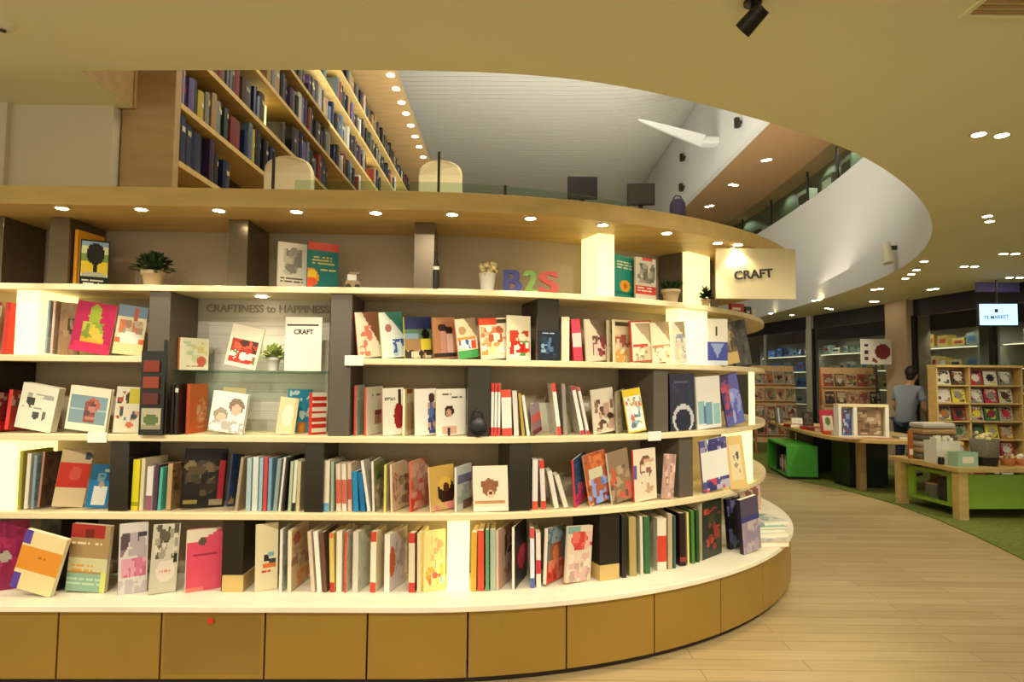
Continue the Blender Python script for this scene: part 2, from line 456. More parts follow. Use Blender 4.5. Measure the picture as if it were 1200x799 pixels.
# a post or two round the end, where only another viewpoint looks
for sx in (4.55, 5.35):
    for k, (z0, z1) in enumerate(rows):
        r = MB(); ribbon(r, sx - .05 + .12 * (k % 2), sx + .05 + .12 * (k % 2), -.36, -.03, z0, z1); r.build('upright', 'upright_mirror', bc, .002)
# downlights in the canopy: trim ring and lens as parts, a lamp below each
for px, py in ((-22, 236), (72, 239), (165, 241), (256, 243), (347, 245), (440, 247), (530, 249), (622, 251.5), (707, 257), (782, 265), (842, 276)):
    s = s_at(px, .17, ZCAN); p, a = path(s, .165)
    r = MB(); r.lathe([(.036, -.004), (.038, 0), (.026, 0), (.026, -.003)], 20, (p.x, p.y, ZCAN)); d = r.build('downlight_ring', 'trim_ring', bc)
    r = MB(); r.lathe([(.027, -.005), (.027, 0)], 20, (p.x, p.y, ZCAN)); r.build('downlight_lens', 'lamp', bc)
    q, _ = path(s, .10)
    spot((p.x, p.y, ZCAN - .012), (q.x, q.y, .4), 9, 75, radius=.03)
# glass shelf of the alcove, and its bright back board
zg = at_y(290, 434, 3.46).z
s0, s1 = s_at(198, -.05, zg), s_at(385.5, -.05, zg)
r = MB(); ribbon(r, s0, s1, -.34, -.05, zg - .012, zg); r.build('glass_shelf', 'pale_glass', bc, .002)
r = MB(); ribbon(r, s_at(199, -.34, 1.6) - .04, s_at(386, -.34, 1.6) - .004, -.36, -.345, ZC, ZA - T); brd = r.build('alcove_board', 'slat_board', bc)
r = MB()
for k in range(13): ribbon(r, s_at(199, -.34, 1.6) - .04, s_at(386, -.34, 1.6) - .006, -.346, -.343, ZC + .055 * k + .003, ZC + .055 * k + .052)
r.build('board_slats', 'slat_board', brd, .001)
c = at_y(313, 362, 3.77)
text_mesh('board_title', 'CRAFTINESS to HAPPINESS', .062, 'pale_letter', .003, 0.001, brd, upright((c.x, path(c.x, -.339)[0].y, c.z), .02), width=.71)
r = MB()
p = at_y(305, 346, 3.6); r.lathe([(.03, -.004), (.03, 0)], 16, (p.x, 3.62, ZA - T)); r.build('downlight_lens', 'lamp', bc)
spot((p.x, 3.6, ZA - T - .015), (p.x, 3.68, 1.2), 5.0, 100)
# shelf ticket holders
for px, z in ((114, ZC - .012), (415, ZB - .01), (767, ZC - .012)):
    s = s_at(px, 0.006, z); p, a = path(s, .006)
    r = MB(); r.box((-.05, -.002, -.03), (.05, .002, .024), rot=a, at=(p.x, p.y, z)); r.build('ticket_holder', 'white_plastic', bc, .001)
# tan blocks shaped as the deck's reflection low on two glossy uprights
for px0, px1 in ((260, 285), (703, 726)):
    a, b = s_at(px0, -.02, .45), s_at(px1, -.02, .45)
    r = MB(); ribbon(r, a, b, -.34, -.02, ZE, ZE + .085); r.build('deck_reflection', 'oak', bc, .002)
# clear sleeve with a red dot on one plinth door
a, b, pn = [t for t in panels if abs(t[0] - s_at(188, .175, .2)) < .05][0]
r = MB(); ribbon(r, a + .02, b - .02, .176, .178, .06, ZE - .045); r.build('clear_sleeve', 'glass', pn)
s = s_at(247, .18, .3); p, al = path(s, .181); z = at_y(247, 727.5, p.y).z
r = MB(); r.tube((p.x, p.y, z), (p.x, p.y - .003, z), .014, 16); r.build('red_sticker', 'red_dot', pn)

# blade sign
sg = thing('hanging_sign', 'beige board sign reading CRAFT hung from the canopy end', 'sign', (1.53, 4.05, 1.96))
a, b = at_y(838, 291, 4.05), at_y(932, 351, 4.05)
rz = .03
r = MB(); r.box((a.x - 1.53, -.012, b.z - 1.96), (b.x - 1.53, .012, a.z - 1.96)); r.build('board', 'sign_board', sg, .003)
c = at_y(883.5, 321.5, 4.03)
text_mesh('lettering', 'CRAFT', .075, 'black_text', .002, .0022, sg, upright((c.x - 1.53, -.0145, c.z - 1.96), 0, .075), width=.243)
r = MB()
r.box((-.16, -.006, a.z - 1.965), (-.136, .006, ZCAN - 1.962))
r.build('hanger', 'steel', sg)
r = MB(); r.lathe([(.024, -.004), (.024, 0)], 16, (1.40, 3.995, ZCAN)); r.build('downlight_lens', 'lamp', bc)
spot((1.40, 4.0, ZCAN - .01), (1.44, 4.04, 2.0), 4, 110, radius=.015)
# ------------------------------------------------------------------ printed matter
ORD = ['', 'first', 'second', 'third', 'fourth', 'fifth', 'sixth', 'seventh', 'eighth', 'ninth', 'tenth', 'eleventh', 'twelfth', 'thirteenth', 'fourteenth', 'fifteenth', 'sixteenth']
def paint(nu, nv, bg, ops, rg):
    g = [[rgb(bg)] * nu for _ in range(nv)]
    for op in ops:
        k = op[0]
        if k == 'r':      # rectangle u0 v0 u1 v1 colour (v counts down from the top)
            _, u0, v0, u1, v1, c = op; c = rgb(c)
            for j in range(nv):
                for i in range(nu):
                    if u0 <= (i + .5) / nu <= u1 and v0 <= (j + .5) / nv <= v1: g[j][i] = c
        elif k == 'e':    # ellipse cu cv ru rv colour
            _, u, v, a, b, c = op; c = rgb(c)
            for j in range(nv):
                for i in range(nu):
                    if (((i + .5) / nu - u) / a) ** 2 + (((j + .5) / nv - v) / b) ** 2 <= 1: g[j][i] = c
        elif k == 'g':    # triangle (three uv corners)
            _, a, b, c_, c = op; c = rgb(c)
            for j in range(nv):
                for i in range(nu):
                    p = ((i + .5) / nu, (j + .5) / nv)
                    q = [(y[0] - x[0]) * (p[1] - x[1]) - (y[1] - x[1]) * (p[0] - x[0]) for x, y in ((a, b), (b, c_), (c_, a))]
                    if all(t >= 0 for t in q) or all(t <= 0 for t in q): g[j][i] = c
        elif k == 'n':    # blotches of several colours in a box
            _, u0, v0, u1, v1, cs, pr = op; cs = [rgb(c) for c in cs.split()]
            for _q in range(int(8 + 34 * pr)):
                c = rg.choice(cs); cu0, cv0 = u0 + (u1 - u0) * rg.random(), v0 + (v1 - v0) * rg.random()
                a, b = rg.uniform(.05, .17), rg.uniform(.035, .12); sq = rg.random() < .4
                for j in range(nv):
                    for i in range(nu):
                        u, v = (i + .5) / nu, (j + .5) / nv
                        if not (u0 <= u <= u1 and v0 <= v <= v1): continue
                        du, dv = abs(u - cu0) / a, abs(v - cv0) / b
                        if (max(du, dv) if sq else math.hypot(du, dv)) <= 1: g[j][i] = c
        elif k == 't':    # lines of type
            _, u0, v0, u1, v1, n, c = op; c = rgb(c)
            for L in range(n):
                j = int((v0 + (v1 - v0) * (L + .5) / n) * nv)
                e = u1 - rg.random() * .25 * (u1 - u0)
                for i in range(nu):
                    if u0 <= (i + .5) / nu <= e and rg.random() < .8 and 0 <= j < nv: g[j][i] = c
        elif k == 'h':    # horizontal stripes
            _, n, c = op; c = rgb(c)
            for j in range(nv):
                if int(j * n * 2 / nv) % 2: g[j] = [c] * nu
        elif k == 'o':    # frame
            _, w_, c = op; c = rgb(c)
            for j in range(nv):
                for i in range(nu):
                    u, v = (i + .5) / nu, (j + .5) / nv
                    if min(u, 1 - u, v * 1.3, (1 - v) * 1.3) < w_: g[j][i] = c
    return g
PAGE = rgb('efe6cc')
def book_mesh(w, h, t, bg, ops, spine, res=(22, 30), spine_ops=None):
    b = 0.0016
    rg = random.Random(int(w * 9999) + int(h * 7777) + len(ops) * 31)
    nu, nv = res
    g = paint(nu, nv, bg, ops, rg)
    mb = MB(); sp = rgb(spine)
    for j in range(nv):
        for i in range(nu):
            x0, x1 = w * i / nu, w * (i + 1) / nu; z1, z0 = h * (1 - j / nv), h * (1 - (j + 1) / nv)
            mb.quad([(x0, 0, z0), (x1, 0, z0), (x1, 0, z1), (x0, 0, z1)], g[j][i])
    e = rgb(bg)
    # front board edges and inside, back board, spine
    mb.add([(0, 0, 0), (w, 0, 0), (w, b, 0), (0, b, 0), (0, 0, h), (w, 0, h), (w, b, h), (0, b, h)], [(0, 3, 2, 1), (4, 5, 6, 7), (1, 2, 6, 5), (2, 3, 7, 6)], e)
    mb.box((0, t - b, 0), (w, t, h), e)
    sg_ = paint(1, 12, spine, spine_ops or [], rg)
    for j in range(12):
        z1, z0 = h * (1 - j / 12), h * (1 - (j + 1) / 12)
        c = sg_[j][0]
        m_ = 3; prof_ = [(-.0 if t < .006 else -.0015 * math.sin(PI * k / m_), t * k / m_) for k in range(m_ + 1)]
        for (xa, ya), (xb, yb) in zip(prof_, prof_[1:]):
            mb.quad([(xa, ya, z1), (xb, yb, z1), (xb, yb, z0), (xa, ya, z0)], c)
    mb.quad([(b, b, 0), (b, t - b, 0), (b, t - b, h), (b, b, h)], sp)
    mb.quad([(0, 0, h), (b, b, h), (b, t - b, h), (0, t, h)], sp); mb.quad([(0, 0, 0), (0, t, 0), (b, t - b, 0), (b, b, 0)], sp)
    pg = MB()
    q = .0025 if t > .008 else .001
    pg.box((b, b, q), (w - q, t - b, h - q), PAGE)
    return mb, pg
def make_book(name, w, h, t, bg, ops, spine, mw, label, cat, group, res=(22, 30), spine_ops=None):
    mb, pg = book_mesh(w, h, t, bg, ops, spine, res, spine_ops)
    o = mb.build(name, 'print'); tag(o, label, cat, group)
    o.matrix_world = mw
    p = pg.build('pages', 'plain', o)
    return o

GRP = {0: 'books on the top shelf', 1: 'books on the second shelf', 2: 'books on the third shelf', 3: 'books on the fourth shelf', 4: 'books on the bottom deck'}
ZT = [ZA, ZB, ZC, ZD, ZE]
placed = []
def put(row, kind, x0, x1, yt, roll, t, bg, ops, spine, label, off=-.05, w=None, tilt=0.0, name='book', cat='book', res=None, sops=None, z=None, dyaw=0.0):
    z = ZT[row] + .0008 if z is None else z
    if row == 4 and off == -.05: off = -.02
    xa = x1 if kind == 's' else x0
    s = s_at(xa, off, z); p, a = path(s, off)
    d = (Vector((p.x, p.y, z)) - CAM).dot(fwd)
    yb = proj((p.x, p.y, z))[1]
    h = max(.05, (yb - yt) * d / FPX) / math.cos(math.radians(tilt))
    fixed = w is not None
    if kind == 's':
        w = w or min(.20, h * .72)
        t = max(.004, (x1 - x0 - .6) * d / FPX)
        psi = PI / 2 + a * .55 + math.radians(dyaw - 6)
    else:
        w = w or h * .74
        # yaw so that the far lower corner lands on x1
        best = None
        for k in range(0, 90):
            ps = math.radians(k)
            q = p + Vector((math.cos(ps), math.sin(ps), 0)) * w
            X = proj((q.x, q.y, z))[0]
            if X <= x1: best = ps; break
            best = ps
        psi = best + math.radians(dyaw)
        if x1 - x0 > 23 and not fixed and psi > .6:      # a face-out cover: narrower rather than turned away
            psi = .6
            for k in range(400):
                q = p + Vector((math.cos(psi), math.sin(psi), 0)) * w
                if proj((q.x, q.y, z))[0] <= x1: break
                w *= .99
        if psi < .03:
            q = p + Vector((1, 0, 0)) * 1
            w = (x1 - x0) * d / FPX
    rl = math.atan2(roll * d / FPX, h)
    R = Matrix.Rotation(psi, 4, 'Z') @ Matrix.Rotation(-math.radians(tilt), 4, 'X') @ Matrix.Rotation(rl if kind != 's' else 0, 4, 'Y')
    if kind == 's' and roll:   # a leaning spine leans along its thickness
        R = Matrix.Rotation(psi, 4, 'Z') @ Matrix.Rotation(rl, 4, 'X')
    cs = [R @ Vector((x, y, zz)) for x in (0, w) for y in (0, t) for zz in (0, h)]
    lift = -min(c.z for c in cs)
    mw = Matrix.Translation((p.x, p.y, z + lift)) @ R
    if res is None: res = (22, 30) if (x1 - x0) > 20 and kind != 's' else ((12, 20) if kind != 's' else (7, 10))
    o = make_book(name, w, h, t, bg, ops, spine, mw, label, cat, GRP[row], res, sops)
    placed.append(o); return o

RW = ('r', 0, 0, 1, .14, 'd8402c')
def tops(c='d8402c', v=.12, bottom=None):
    out = [('r', 0, 0, 1, v, c)]
    if bottom: out.append(('r', 0, 1 - v, 1, 1, bottom))
    return out
def bay(row, ref, items):
    """items: (kind, x0, x1, ytop, roll, t, bg, ops, spine, description[, extra dict]); labelled by their place counted from REF."""
    for i, it in enumerate(items):
        ex = it[10] if len(it) > 10 else {}
        put(row, *it[:9], f'{it[9]}, {ORD[i + 1]} from {ref}', **ex)

# ---- top shelf
put(0, 's', 84, 88.5, 268, 0, .02, 'e8a020', [], 'd8921e', 'upright book with amber spine on the top shelf beside the tree cover', off=-.06)
put(0, 'c', 92, 127, 279, 0, .018, 'efe6c0', [('r', 0, 0, 1, .14, '8fa7c0'), ('r', 0, .14, 1, .3, 'd8dca8'), ('r', 0, .3, 1, .48, '7f9a4a'), ('r', 0, .46, 1, .72, 'e6c832'), ('e', .52, .3, .3, .24, '14140f'), ('r', .47, .45, .58, .72, '14140f'), ('e', .5, .78, .42, .08, 'b9b8a0'), ('r', 0, .8, 1, 1, '14120f'), ('t', .1, .84, .95, .98, 2, 'd8d0b8'), ('o', .035, '1a1a18')],
    'efe0b0', 'book with a black tree on its cover, on the top shelf')
put(0, 'c', 325, 359, 282, 0, .02, 'e6dfcb', [('e', .55, .22, .2, .12, '9c968a'), ('r', .45, .3, .66, .62, 'b9b2a2'), ('n', .2, .15, .8, .7, 'a8a294 c9c2b0 8a8478', .3), ('t', .1, .76, .95, .86, 2, '5a544a')], 'd8d0b8', 'white book with a grey line drawing beside the teal cover, top shelf')
put(0, 'c', 360, 396, 282, 0, .02, '1d6b66', [('r', 0, 0, 1, .17, 'c43c22'), ('t', .15, .3, .9, .48, 3, 'b9a860'), ('t', .35, .55, .95, .62, 1, 'c8b870'), ('e', .1, .76, .26, .2, 'e09028'), ('e', .12, .7, .16, .1, 'e8c030'), ('e', .1, .86, .2, .1, 'd8502c')], '165a56', 'teal cookbook with red top band and orange fruit, top shelf')
put(0, 'c', 721, 744, 297, 0, .015, '1f8a78', [('e', .5, .7, .26, .14, 'e8a030'), ('e', .5, .7, .1, .06, 'c46a20'), ('t', .1, .12, .9, .3, 3, 'd8d8a8'), ('r', 0, .84, 1, .9, '17685c')], '1a7668', 'green book with an orange flower beside the glowing pillar, top shelf')
put(0, 'c', 745, 769, 300, 0, .015, 'cfc4ae', [('r', .3, .0, .8, .08, 'c8402c'), ('n', .1, .15, .95, .6, '7c7a6c a09a88 5f625a', .6), ('r', 0, .66, 1, .86, 'c83a30'), ('t', .1, .7, .9, .82, 2, 'ead8c0')], 'b8ac94', 'pale book with a red band across its cover, top shelf')

# ---- second shelf
bay(1, 'the glowing pillar on second shelf', [
    ('c', 46, 60, 350, 6, .014, 'd84838', [('r', .3, 0, 1, 1, 'c8bfae')], 'd0281c', 'book with bright red spine leaning', {'dyaw': 6}),
    ('c', 54, 68, 353, 3, .012, 'a8b4b8', [('n', 0, 0, 1, 1, '98a8b0 c0c4c0 b09c98', .5)], '8fa0a8', 'grey blue book'),
    ('c', 61, 80, 353, 2, .012, 'c8a894', [('n', 0, .1, 1, .9, 'b89880 d8b8a4', .5)], 'd8b4a4', 'pinkish tan book'),
    ('c', 67, 92, 354, 2, .014, '9c7c58', [('r', .35, .3, .9, .6, '4c3c30'), ('n', 0, 0, 1, 1, 'a88860 8c6c4c', .25)], 'a08464', 'brown book with a dark square'),
    ('c', 80, 127, 357, 9, .012, 'b0184c', [('e', .5, .28, .16, .24, '94a02c'), ('e', .5, .58, .26, .18, '8a9a34'), ('r', .22, .7, .84, .8, 'd8a030'), ('r', .1, .8, .95, .9, 'c8284c'), ('n', .25, .4, .75, .75, 'b4b040 7c8a28 d0b040', .35), ('t', .2, .88, .9, .95, 1, 'e8c880'), ('r', 0, .9, 1, 1, 'cc2458')], '8c1440', 'magenta book with a green costumed figure'),
    ('c', 131, 166, 358, 6, .012, 'e8d8b0', [('r', 0, 0, 1, .22, '7c90a4'), ('r', .55, .04, .7, .3, 'b85a40'), ('n', .1, .3, .9, .55, 'c8b898 a89078 d87c54', .4), ('e', .5, .66, .4, .12, 'f0ead8'), ('r', 0, .66, .2, .78, 'e07040'), ('r', .82, .66, 1, .78, 'e07040'), ('r', 0, .78, 1, 1, 'ecd8a0')], 'd0c4a0', 'cream book with slate blue top'),
])
put(1, 'c', -34, -3, 352, 2, .02, '9a8878', [('n', 0, 0, 1, 1, 'b8a890 705848 c04838 d8ccb4', .5)], 'a8281c', 'mottled brown book at the straight end of second shelf')
put(1, 's', 0, 7, 354, 3, .02, 'c02c20', [], 'c02c20', 'red spine book just before the glowing pillar on second shelf')
bay(1, 'the alcove on second shelf', [
    ('c', 420, 447, 366, -6, .012, 'ecdcbc', [('g', (.3, 0), (1, 0), (1, .75), '8c5c40'), ('n', .1, .3, .7, .95, 'd87c60 ecdcbc ecdcbc e09878', .35)], 'c83028', 'cream book with pink dots and brown corner'),  # brown triangle paints the shelf's shadow across the top of the cover
    ('c', 448, 475, 366, -6, .012, 'e4e8dc', [('g', (.25, 0), (1, 0), (1, .5), '3c7868'), ('e', .35, .35, .14, .09, 'b06c60'), ('n', .5, .6, 1, .95, '3c58a0 d8e0d8 a8c8c0', .6)], '8cb838', 'white book with green and blue art'),
    ('c', 475, 507, 371, -3, .012, '2c3058', [('r', 0, .3, 1, .55, '5c7858'), ('r', 0, .4, .5, .55, '8098a8'), ('r', 0, .55, 1, 1, '9c7850'), ('e', .76, .42, .15, .12, '1c1410'), ('r', .6, .55, .96, .8, 'd8c83c'), ('r', 0, .85, .5, .95, 'd8ccac'), ('n', .0, .8, 1, 1, '3c3028 d8ccac', .4)], 'c8b830', 'dark blue book with a child in yellow'),
    ('c', 509, 536, 372, -4, .012, 'b07850', [('e', .42, .26, .2, .1, '2c1814'), ('e', .7, .32, .18, .09, '2c1814'), ('r', .3, .35, .55, .9, 'b88878'), ('r', .58, .4, .85, .9, 'c8a094'), ('r', 0, .88, 1, .95, '2c2420')], 'a06838', 'tan book with two dark haired figures'),
    ('c', 538, 562, 374, -7, .012, 'ecdcb4', [('g', (.45, 0), (1, 0), (1, .5), 'a08868'), ('e', .3, .3, .18, .1, 'c09868'), ('r', .05, .48, .9, .58, 'd89848'), ('n', .1, .55, .9, .78, 'e8e8e8 3c68b0 d85838 f0e8d0', .7), ('r', 0, .8, 1, 1, '4ca058')], 'd87888', 'cream book with green foot'),  # tan triangle is the shelf's cast shadow put into the print
    ('c', 564, 596, 373, -4, .012, 'e8d8b8', [('r', 0, 0, .65, .16, 'd84828'), ('r', .65, .04, 1, .12, '3c3c28'), ('n', .05, .2, 1, .6, 'd87850 f0e4c8 d0a878 b05838', .6), ('n', .05, .6, 1, .9, 'ecdca0 d8e0d8 e89858', .6)], 'd83c20', 'cream book with red heading and small pictures'),
    ('c', 595, 622, 369, -1, .014, 'e4d4b0', [('n', .1, .32, .9, .6, 'd85030 c8402c 58a040 e8d8b8', .75), ('n', .1, .58, .95, .9, 'd83828 4c9844 f0e8d8 c83020', .8), ('r', .05, .9, .9, .96, 'f0dcd0')], 'f0e4c8', 'cream book with tomatoes and greens'),
])
put(1, 'c', 632, 656, 387, 0, .018, '1c2430', [('n', .1, .2, .8, .9, '4c6c90 203848 88a8c0 182028', .5), ('t', .1, .05, .9, .12, 1, 'a8b8c8')], '141c28', 'small dark blue book against the dark upright on second shelf', off=-.003)
bay(1, 'the dark upright on second shelf', [
    ('s', 657, 667, 371, 0, .02, 'e4dcb8', [], 'e6dcb4', 'cream spine book'),
    ('s', 672, 683, 374, -4, .02, 'd83c4c', [], 'd8384c', 'pink spine book with white label', {'sops': [('r', 0, .3, 1, .68, 'e8c8c0')]}),
    ('c', 688, 712, 374, -4, .014, 'd8c8ac', [('g', (.2, 0), (1, 0), (1, .7), '6c5844'), ('n', .3, .4, .9, .9, '8c3840 d8b8a8 5c4838', .5)], 'e8dcc0', 'white book with brown corner'),  # brown triangle is shade from the shelf above, painted on
    ('c', 713.5, 723, 375, -3, .012, 'a89878', [('n', 0, 0, 1, 1, 'b8a888 887858', .4)], 'b0a080', 'grey brown book'),
    ('c', 720, 739, 374, -2, .012, 'dcc8a0', [('r', .12, .06, 1, .14, '3c2c20'), ('n', .1, .35, 1, .7, '9c4c38 c8a888 5c3c30 e0c8a8', .6), ('n', .1, .7, 1, 1, 'd89848 ecd8b0', .5)], 'ecdcb8', 'cream framed book with brown picture'),
    ('c', 741, 765, 376, -4, .012, 'ecdcbc', [('g', (.2, .08), (1, .08), (1, .6), 'ac9474'), ('o', .06, 'b04030'), ('r', .1, .56, .8, .66, 'c84838'), ('n', .1, .65, .95, .95, 'c8b898 e8dcc0 98886c', .5)], 'b84030', 'red framed book'),  # tan triangle: shelf shade painted into the upper cover
    ('c', 766, 787, 378, -5, .012, 'e8d8b8', [('g', (.2, 0), (1, 0), (1, .5), 'a89070'), ('r', 0, .56, 1, .64, 'cc8060'), ('n', .1, .6, .9, .95, 'd0b898 b08868 e8d8c0', .4)], 'e8dcb4', 'cream book with a salmon band'),  # darker upper triangle paints the shadow of the shelf overhead
    ('c', 792, 806, 377, -4, .012, 'd8ccb0', [('n', .1, .3, .9, .9, 'a8a0a8 c8b8a0 8c8c9c', .5), ('g', (.1, 0), (1, 0), (1, .4), '98845c')], 'f4ecc8', 'grey book in front of the glowing pillar', {'w': .07, 'off': -.006}),  # shelf shadow put into the colour of the top triangle
])
bay(1, 'the sign end of second shelf', [
    ('c', 829, 853, 373, 0, .02, 'd8d0c0', [('r', .4, .18, .5, .36, '3c3838'), ('r', 0, .5, 1, 1, '3c4898'), ('g', (.2, .55), (.8, .55), (.5, .85), '8c98c8'), ('r', 0, .9, 1, 1, 'c8d0d8')], 'c8c0ac', 'white and blue book with pale emblem', {'w': .14}),
    ('c', 848, 868, 374, -12, .015, '6c5c44', [('n', 0, .1, 1, .7, '8c7c5c 4c4030 b09c6c', .5), ('r', 0, .75, 1, 1, 'c8a868')], '5c5038', 'brown book leaning', {'w': .12}),
    ('c', 864, 882, 376, -10, .012, '4c4844', [('n', 0, 0, 1, 1, '5c5850 383430', .4)], '9c9484', 'dark grey book leaning', {'w': .12}),
])
# things in the alcove, on the glass
zg1 = zg + .0008
put(1, 'c', 210, 244, 395, 0, .02, 'efe9c8', [('n', .05, .1, .95, .9, 'd8dca0 f0e8c8 e8d890 c8d8a8', .5), ('e', .75, .72, .16, .16, 'd86858'), ('t', .2, .85, .9, .95, 1, 'c87050')], 'e8884c', 'square cream picture book on the glass shelf', z=zg1, off=-.1, w=.17)
put(1, 'c', 262, 300, 385, 10, .012, 'e8dcc0', [('n', .1, .35, .9, .62, 'c83c28 5c3028 d86040 984030', .8), ('n', .1, .62, .9, .9, '4c9c44 e8e8d8 d83828 f0f0e0', .8), ('r', .0, .9, 1, 1, 'f0d8cc')], 'd8ccac', 'tilted cookbook with red and green photos on the glass shelf', z=zg1, off=-.1)
cs_ = put(1, 'c', 333, 376, 371, 0, .006, 'f4eeda', [('r', .06, .13, .92, .17, '4c443c'), ('t', .25, .75, .8, .76, 1, 'f4eeda')], 'f4eeda', 'white information card headed CRAFT on the glass shelf', z=zg1, off=-.08, name='display_card', cat='card', w=.196, res=(22, 30))
del cs_['group']
wc = max(v.co.x for v in cs_.data.vertices); hc = max(v.co.z for v in cs_.data.vertices)
text_mesh('card_heading', 'CRAFT', .035, 'black_text', .0005, .001, cs_, upright((wc * .5, -.0012, hc * .72)))
# third shelf, straight part
bay(2, 'the straight end of third shelf', [
    ('c', -4, 8, 462, 3, .015, '94303c', [('n', 0, 0, 1, .7, 'c8b8a0 5c3038 d8c8b0 a83c40', .6), ('r', 0, .75, .8, 1, 'd82c28')], 'c03028', 'red and grey book', {'w': .14}),
    ('c', 9, 22, 460, 5, .02, 'b83c34', [('n', 0, 0, 1, .4, '6c4c48 d8b8b0 983430', .6)], 'd83830', 'red book leaning behind the white music book'),
    ('c', 16, 59, 454, 9, .05, 'e6dfc8', [('e', .3, .35, .13, .14, '3c3a38'), ('e', .5, .68, .1, .09, '4c4844'), ('e', .72, .66, .06, .1, '6c665c'), ('n', .1, .2, .9, .3, 'a8a498 e6dfc8', .5), ('t', .1, .52, .7, .54, 1, '98948a')], 'e8e0c8', 'thick white book with dark ink figures'),
    ('c', 75, 123, 456, 6, .025, 'e8dfc0', [('r', .05, .2, .95, .82, '7c949c'), ('r', .05, .5, .95, .53, 'a8b8b8'), ('e', .6, .4, .16, .16, 'b85c48'), ('r', .4, .5, .66, .8, '5c4444'), ('n', .4, .3, .7, .8, '8c4c40 604040 b8786c', .4)], 'e8dcb4', 'cream book with a slate blue photo'),
    ('c', 132, 162, 454, 3, .02, 'ece4c8', [('r', .5, .05, 1, .35, 'd8c84c'), ('n', .05, .1, .5, .35, '4c3c34 b85848 ece4c8', .5), ('n', .05, .45, .95, .72, 'b84838 4c5460 ece4c8 d8a088 7c8c90', .55), ('e', .6, .83, .16, .06, 'd87858')], 'e0d8b8', 'cream book with small red pictures'),
])
bay(2, 'the alcove column below the glass', [
    ('s', 197.5, 202, 451, 0, .02, '1c1614', [], '18120f', 'black spine book', {'off': -.004}),
    ('s', 202.5, 207, 450, 0, .02, '2c1c18', [], '241814', 'dark brown spine book', {'sops': [('r', 0, .05, 1, .15, 'd8d0c0')], 'off': -.004}),
    ('c', 221, 242, 450, 0, .018, 'cc5c20', [('e', .66, .55, .28, .26, 'd88858'), ('n', .42, .36, .92, .76, 'e0a480 cc5c20 d87840', .5), ('t', .4, .84, .95, .9, 1, 'd89868')], 'b04c1c', 'orange book with a pale round design'),
    ('c', 243, 284, 462, 6, .03, 'e8e8e4', [('e', .72, .32, .22, .2, '8c7860'), ('e', .3, .58, .2, .18, 'a89880'), ('e', .72, .42, .15, .14, 'd8b89c'), ('e', .32, .66, .14, .13, 'e0c4a8'), ('n', .0, .7, 1, 1, 'd8d4cc f0f0ec c0b4a8', .5)], '3c4450', 'white book with two portraits'),
], )
put(2, 'c', 256, 283, 455, 4, .04, 'c8b888', [('t', .2, .1, .9, .2, 1, 'd86030')], 'c8b88c', 'thick tan book behind the white portrait book', off=-.14, dyaw=4)
put(2, 'c', 323, 345, 467, 5, .006, 'f0e4b4', [('e', .5, .5, .3, .3, 'f8f4dc'), ('r', .8, 0, 1, 1, 'e0d098')], 'd8c898', 'pale yellow card book in front of the blue house book', off=-.03, w=.1)
put(2, 'c', 337, 364, 457, 2, .02, '3c98b8', [('n', .0, .04, 1, .75, 'd8e8e4 3c98b8 2c88ac', .45), ('r', .4, .76, .75, 1, 'd87028'), ('r', .52, .8, .68, 1, 'e8a040')], '2c88a8', 'blue patterned house book with an orange door', off=-.13, w=.15)
put(2, 'c', 365, 382, 460, 0, .03, 'e8dcc4', [('h', 6, 'c83424')], 'c83424', 'red and white striped book beside the blue house book', off=-.08, w=.09)
bay(2, 'the alcove column on third shelf', [
    ('c', 417, 427, 452, -2, .012, 'c8d4bc', [('r', .2, .2, 1, 1, 'a8bca8'), ('n', .0, .1, 1, .3, 'd8dcc8 b0c4b4', .5)], 'd8483c', 'pale green book', {'w': .15, 'sops': tops('d83c30', .12, 'd83c30')}),
    ('c', 429, 449, 454, -2, .012, 'ece4cc', [('t', .3, .12, .95, .18, 1, '8c7c68'), ('r', .5, .5, .95, .62, '8c2c28'), ('r', .5, .62, .95, .82, 'b8846c')], 'd8483c', 'white book with a dark red box'),
    ('c', 449, 474, 455, -2, .012, 'e6dfcc', [('t', .1, .2, .7, .28, 2, '7c7468'), ('e', .76, .6, .24, .28, '8c1c24'), ('r', .72, .05, .86, .35, '2c2420')], 'e08478', 'white book with a dark red dress'),
    ('c', 474, 487, 456, -1, .012, 'ead8b0', [('r', .2, .3, 1, .9, 'd8b478'), ('e', .4, .05, .3, .05, 'a85030')], 'e8dcb0', 'cream and orange book'),
    ('c', 487, 512, 456, -2, .012, 'ece6d8', [('e', .78, .2, .14, .1, '4c2c28'), ('r', .62, .3, .98, .95, '344878'), ('n', .6, .3, 1, .9, '5c6c98 c89880 344878', .4)], 'e0d8c4', 'white book with a woman in blue'),
    ('c', 512, 546, 456, -1, .014, 'ece4d0', [('t', .1, .1, .5, .14, 1, '5c544c'), ('t', .5, .17, .95, .2, 1, '5c544c'), ('e', .42, .48, .16, .13, '3c2420'), ('e', .42, .52, .09, .09, 'c89878'), ('r', .26, .62, .6, .8, 'efe6da'), ('r', .2, .8, .7, .96, 'd8a890'), ('r', .38, .84, .46, 1, '303448')], 'e8dcc0', 'white book with a dark haired woman'),
])
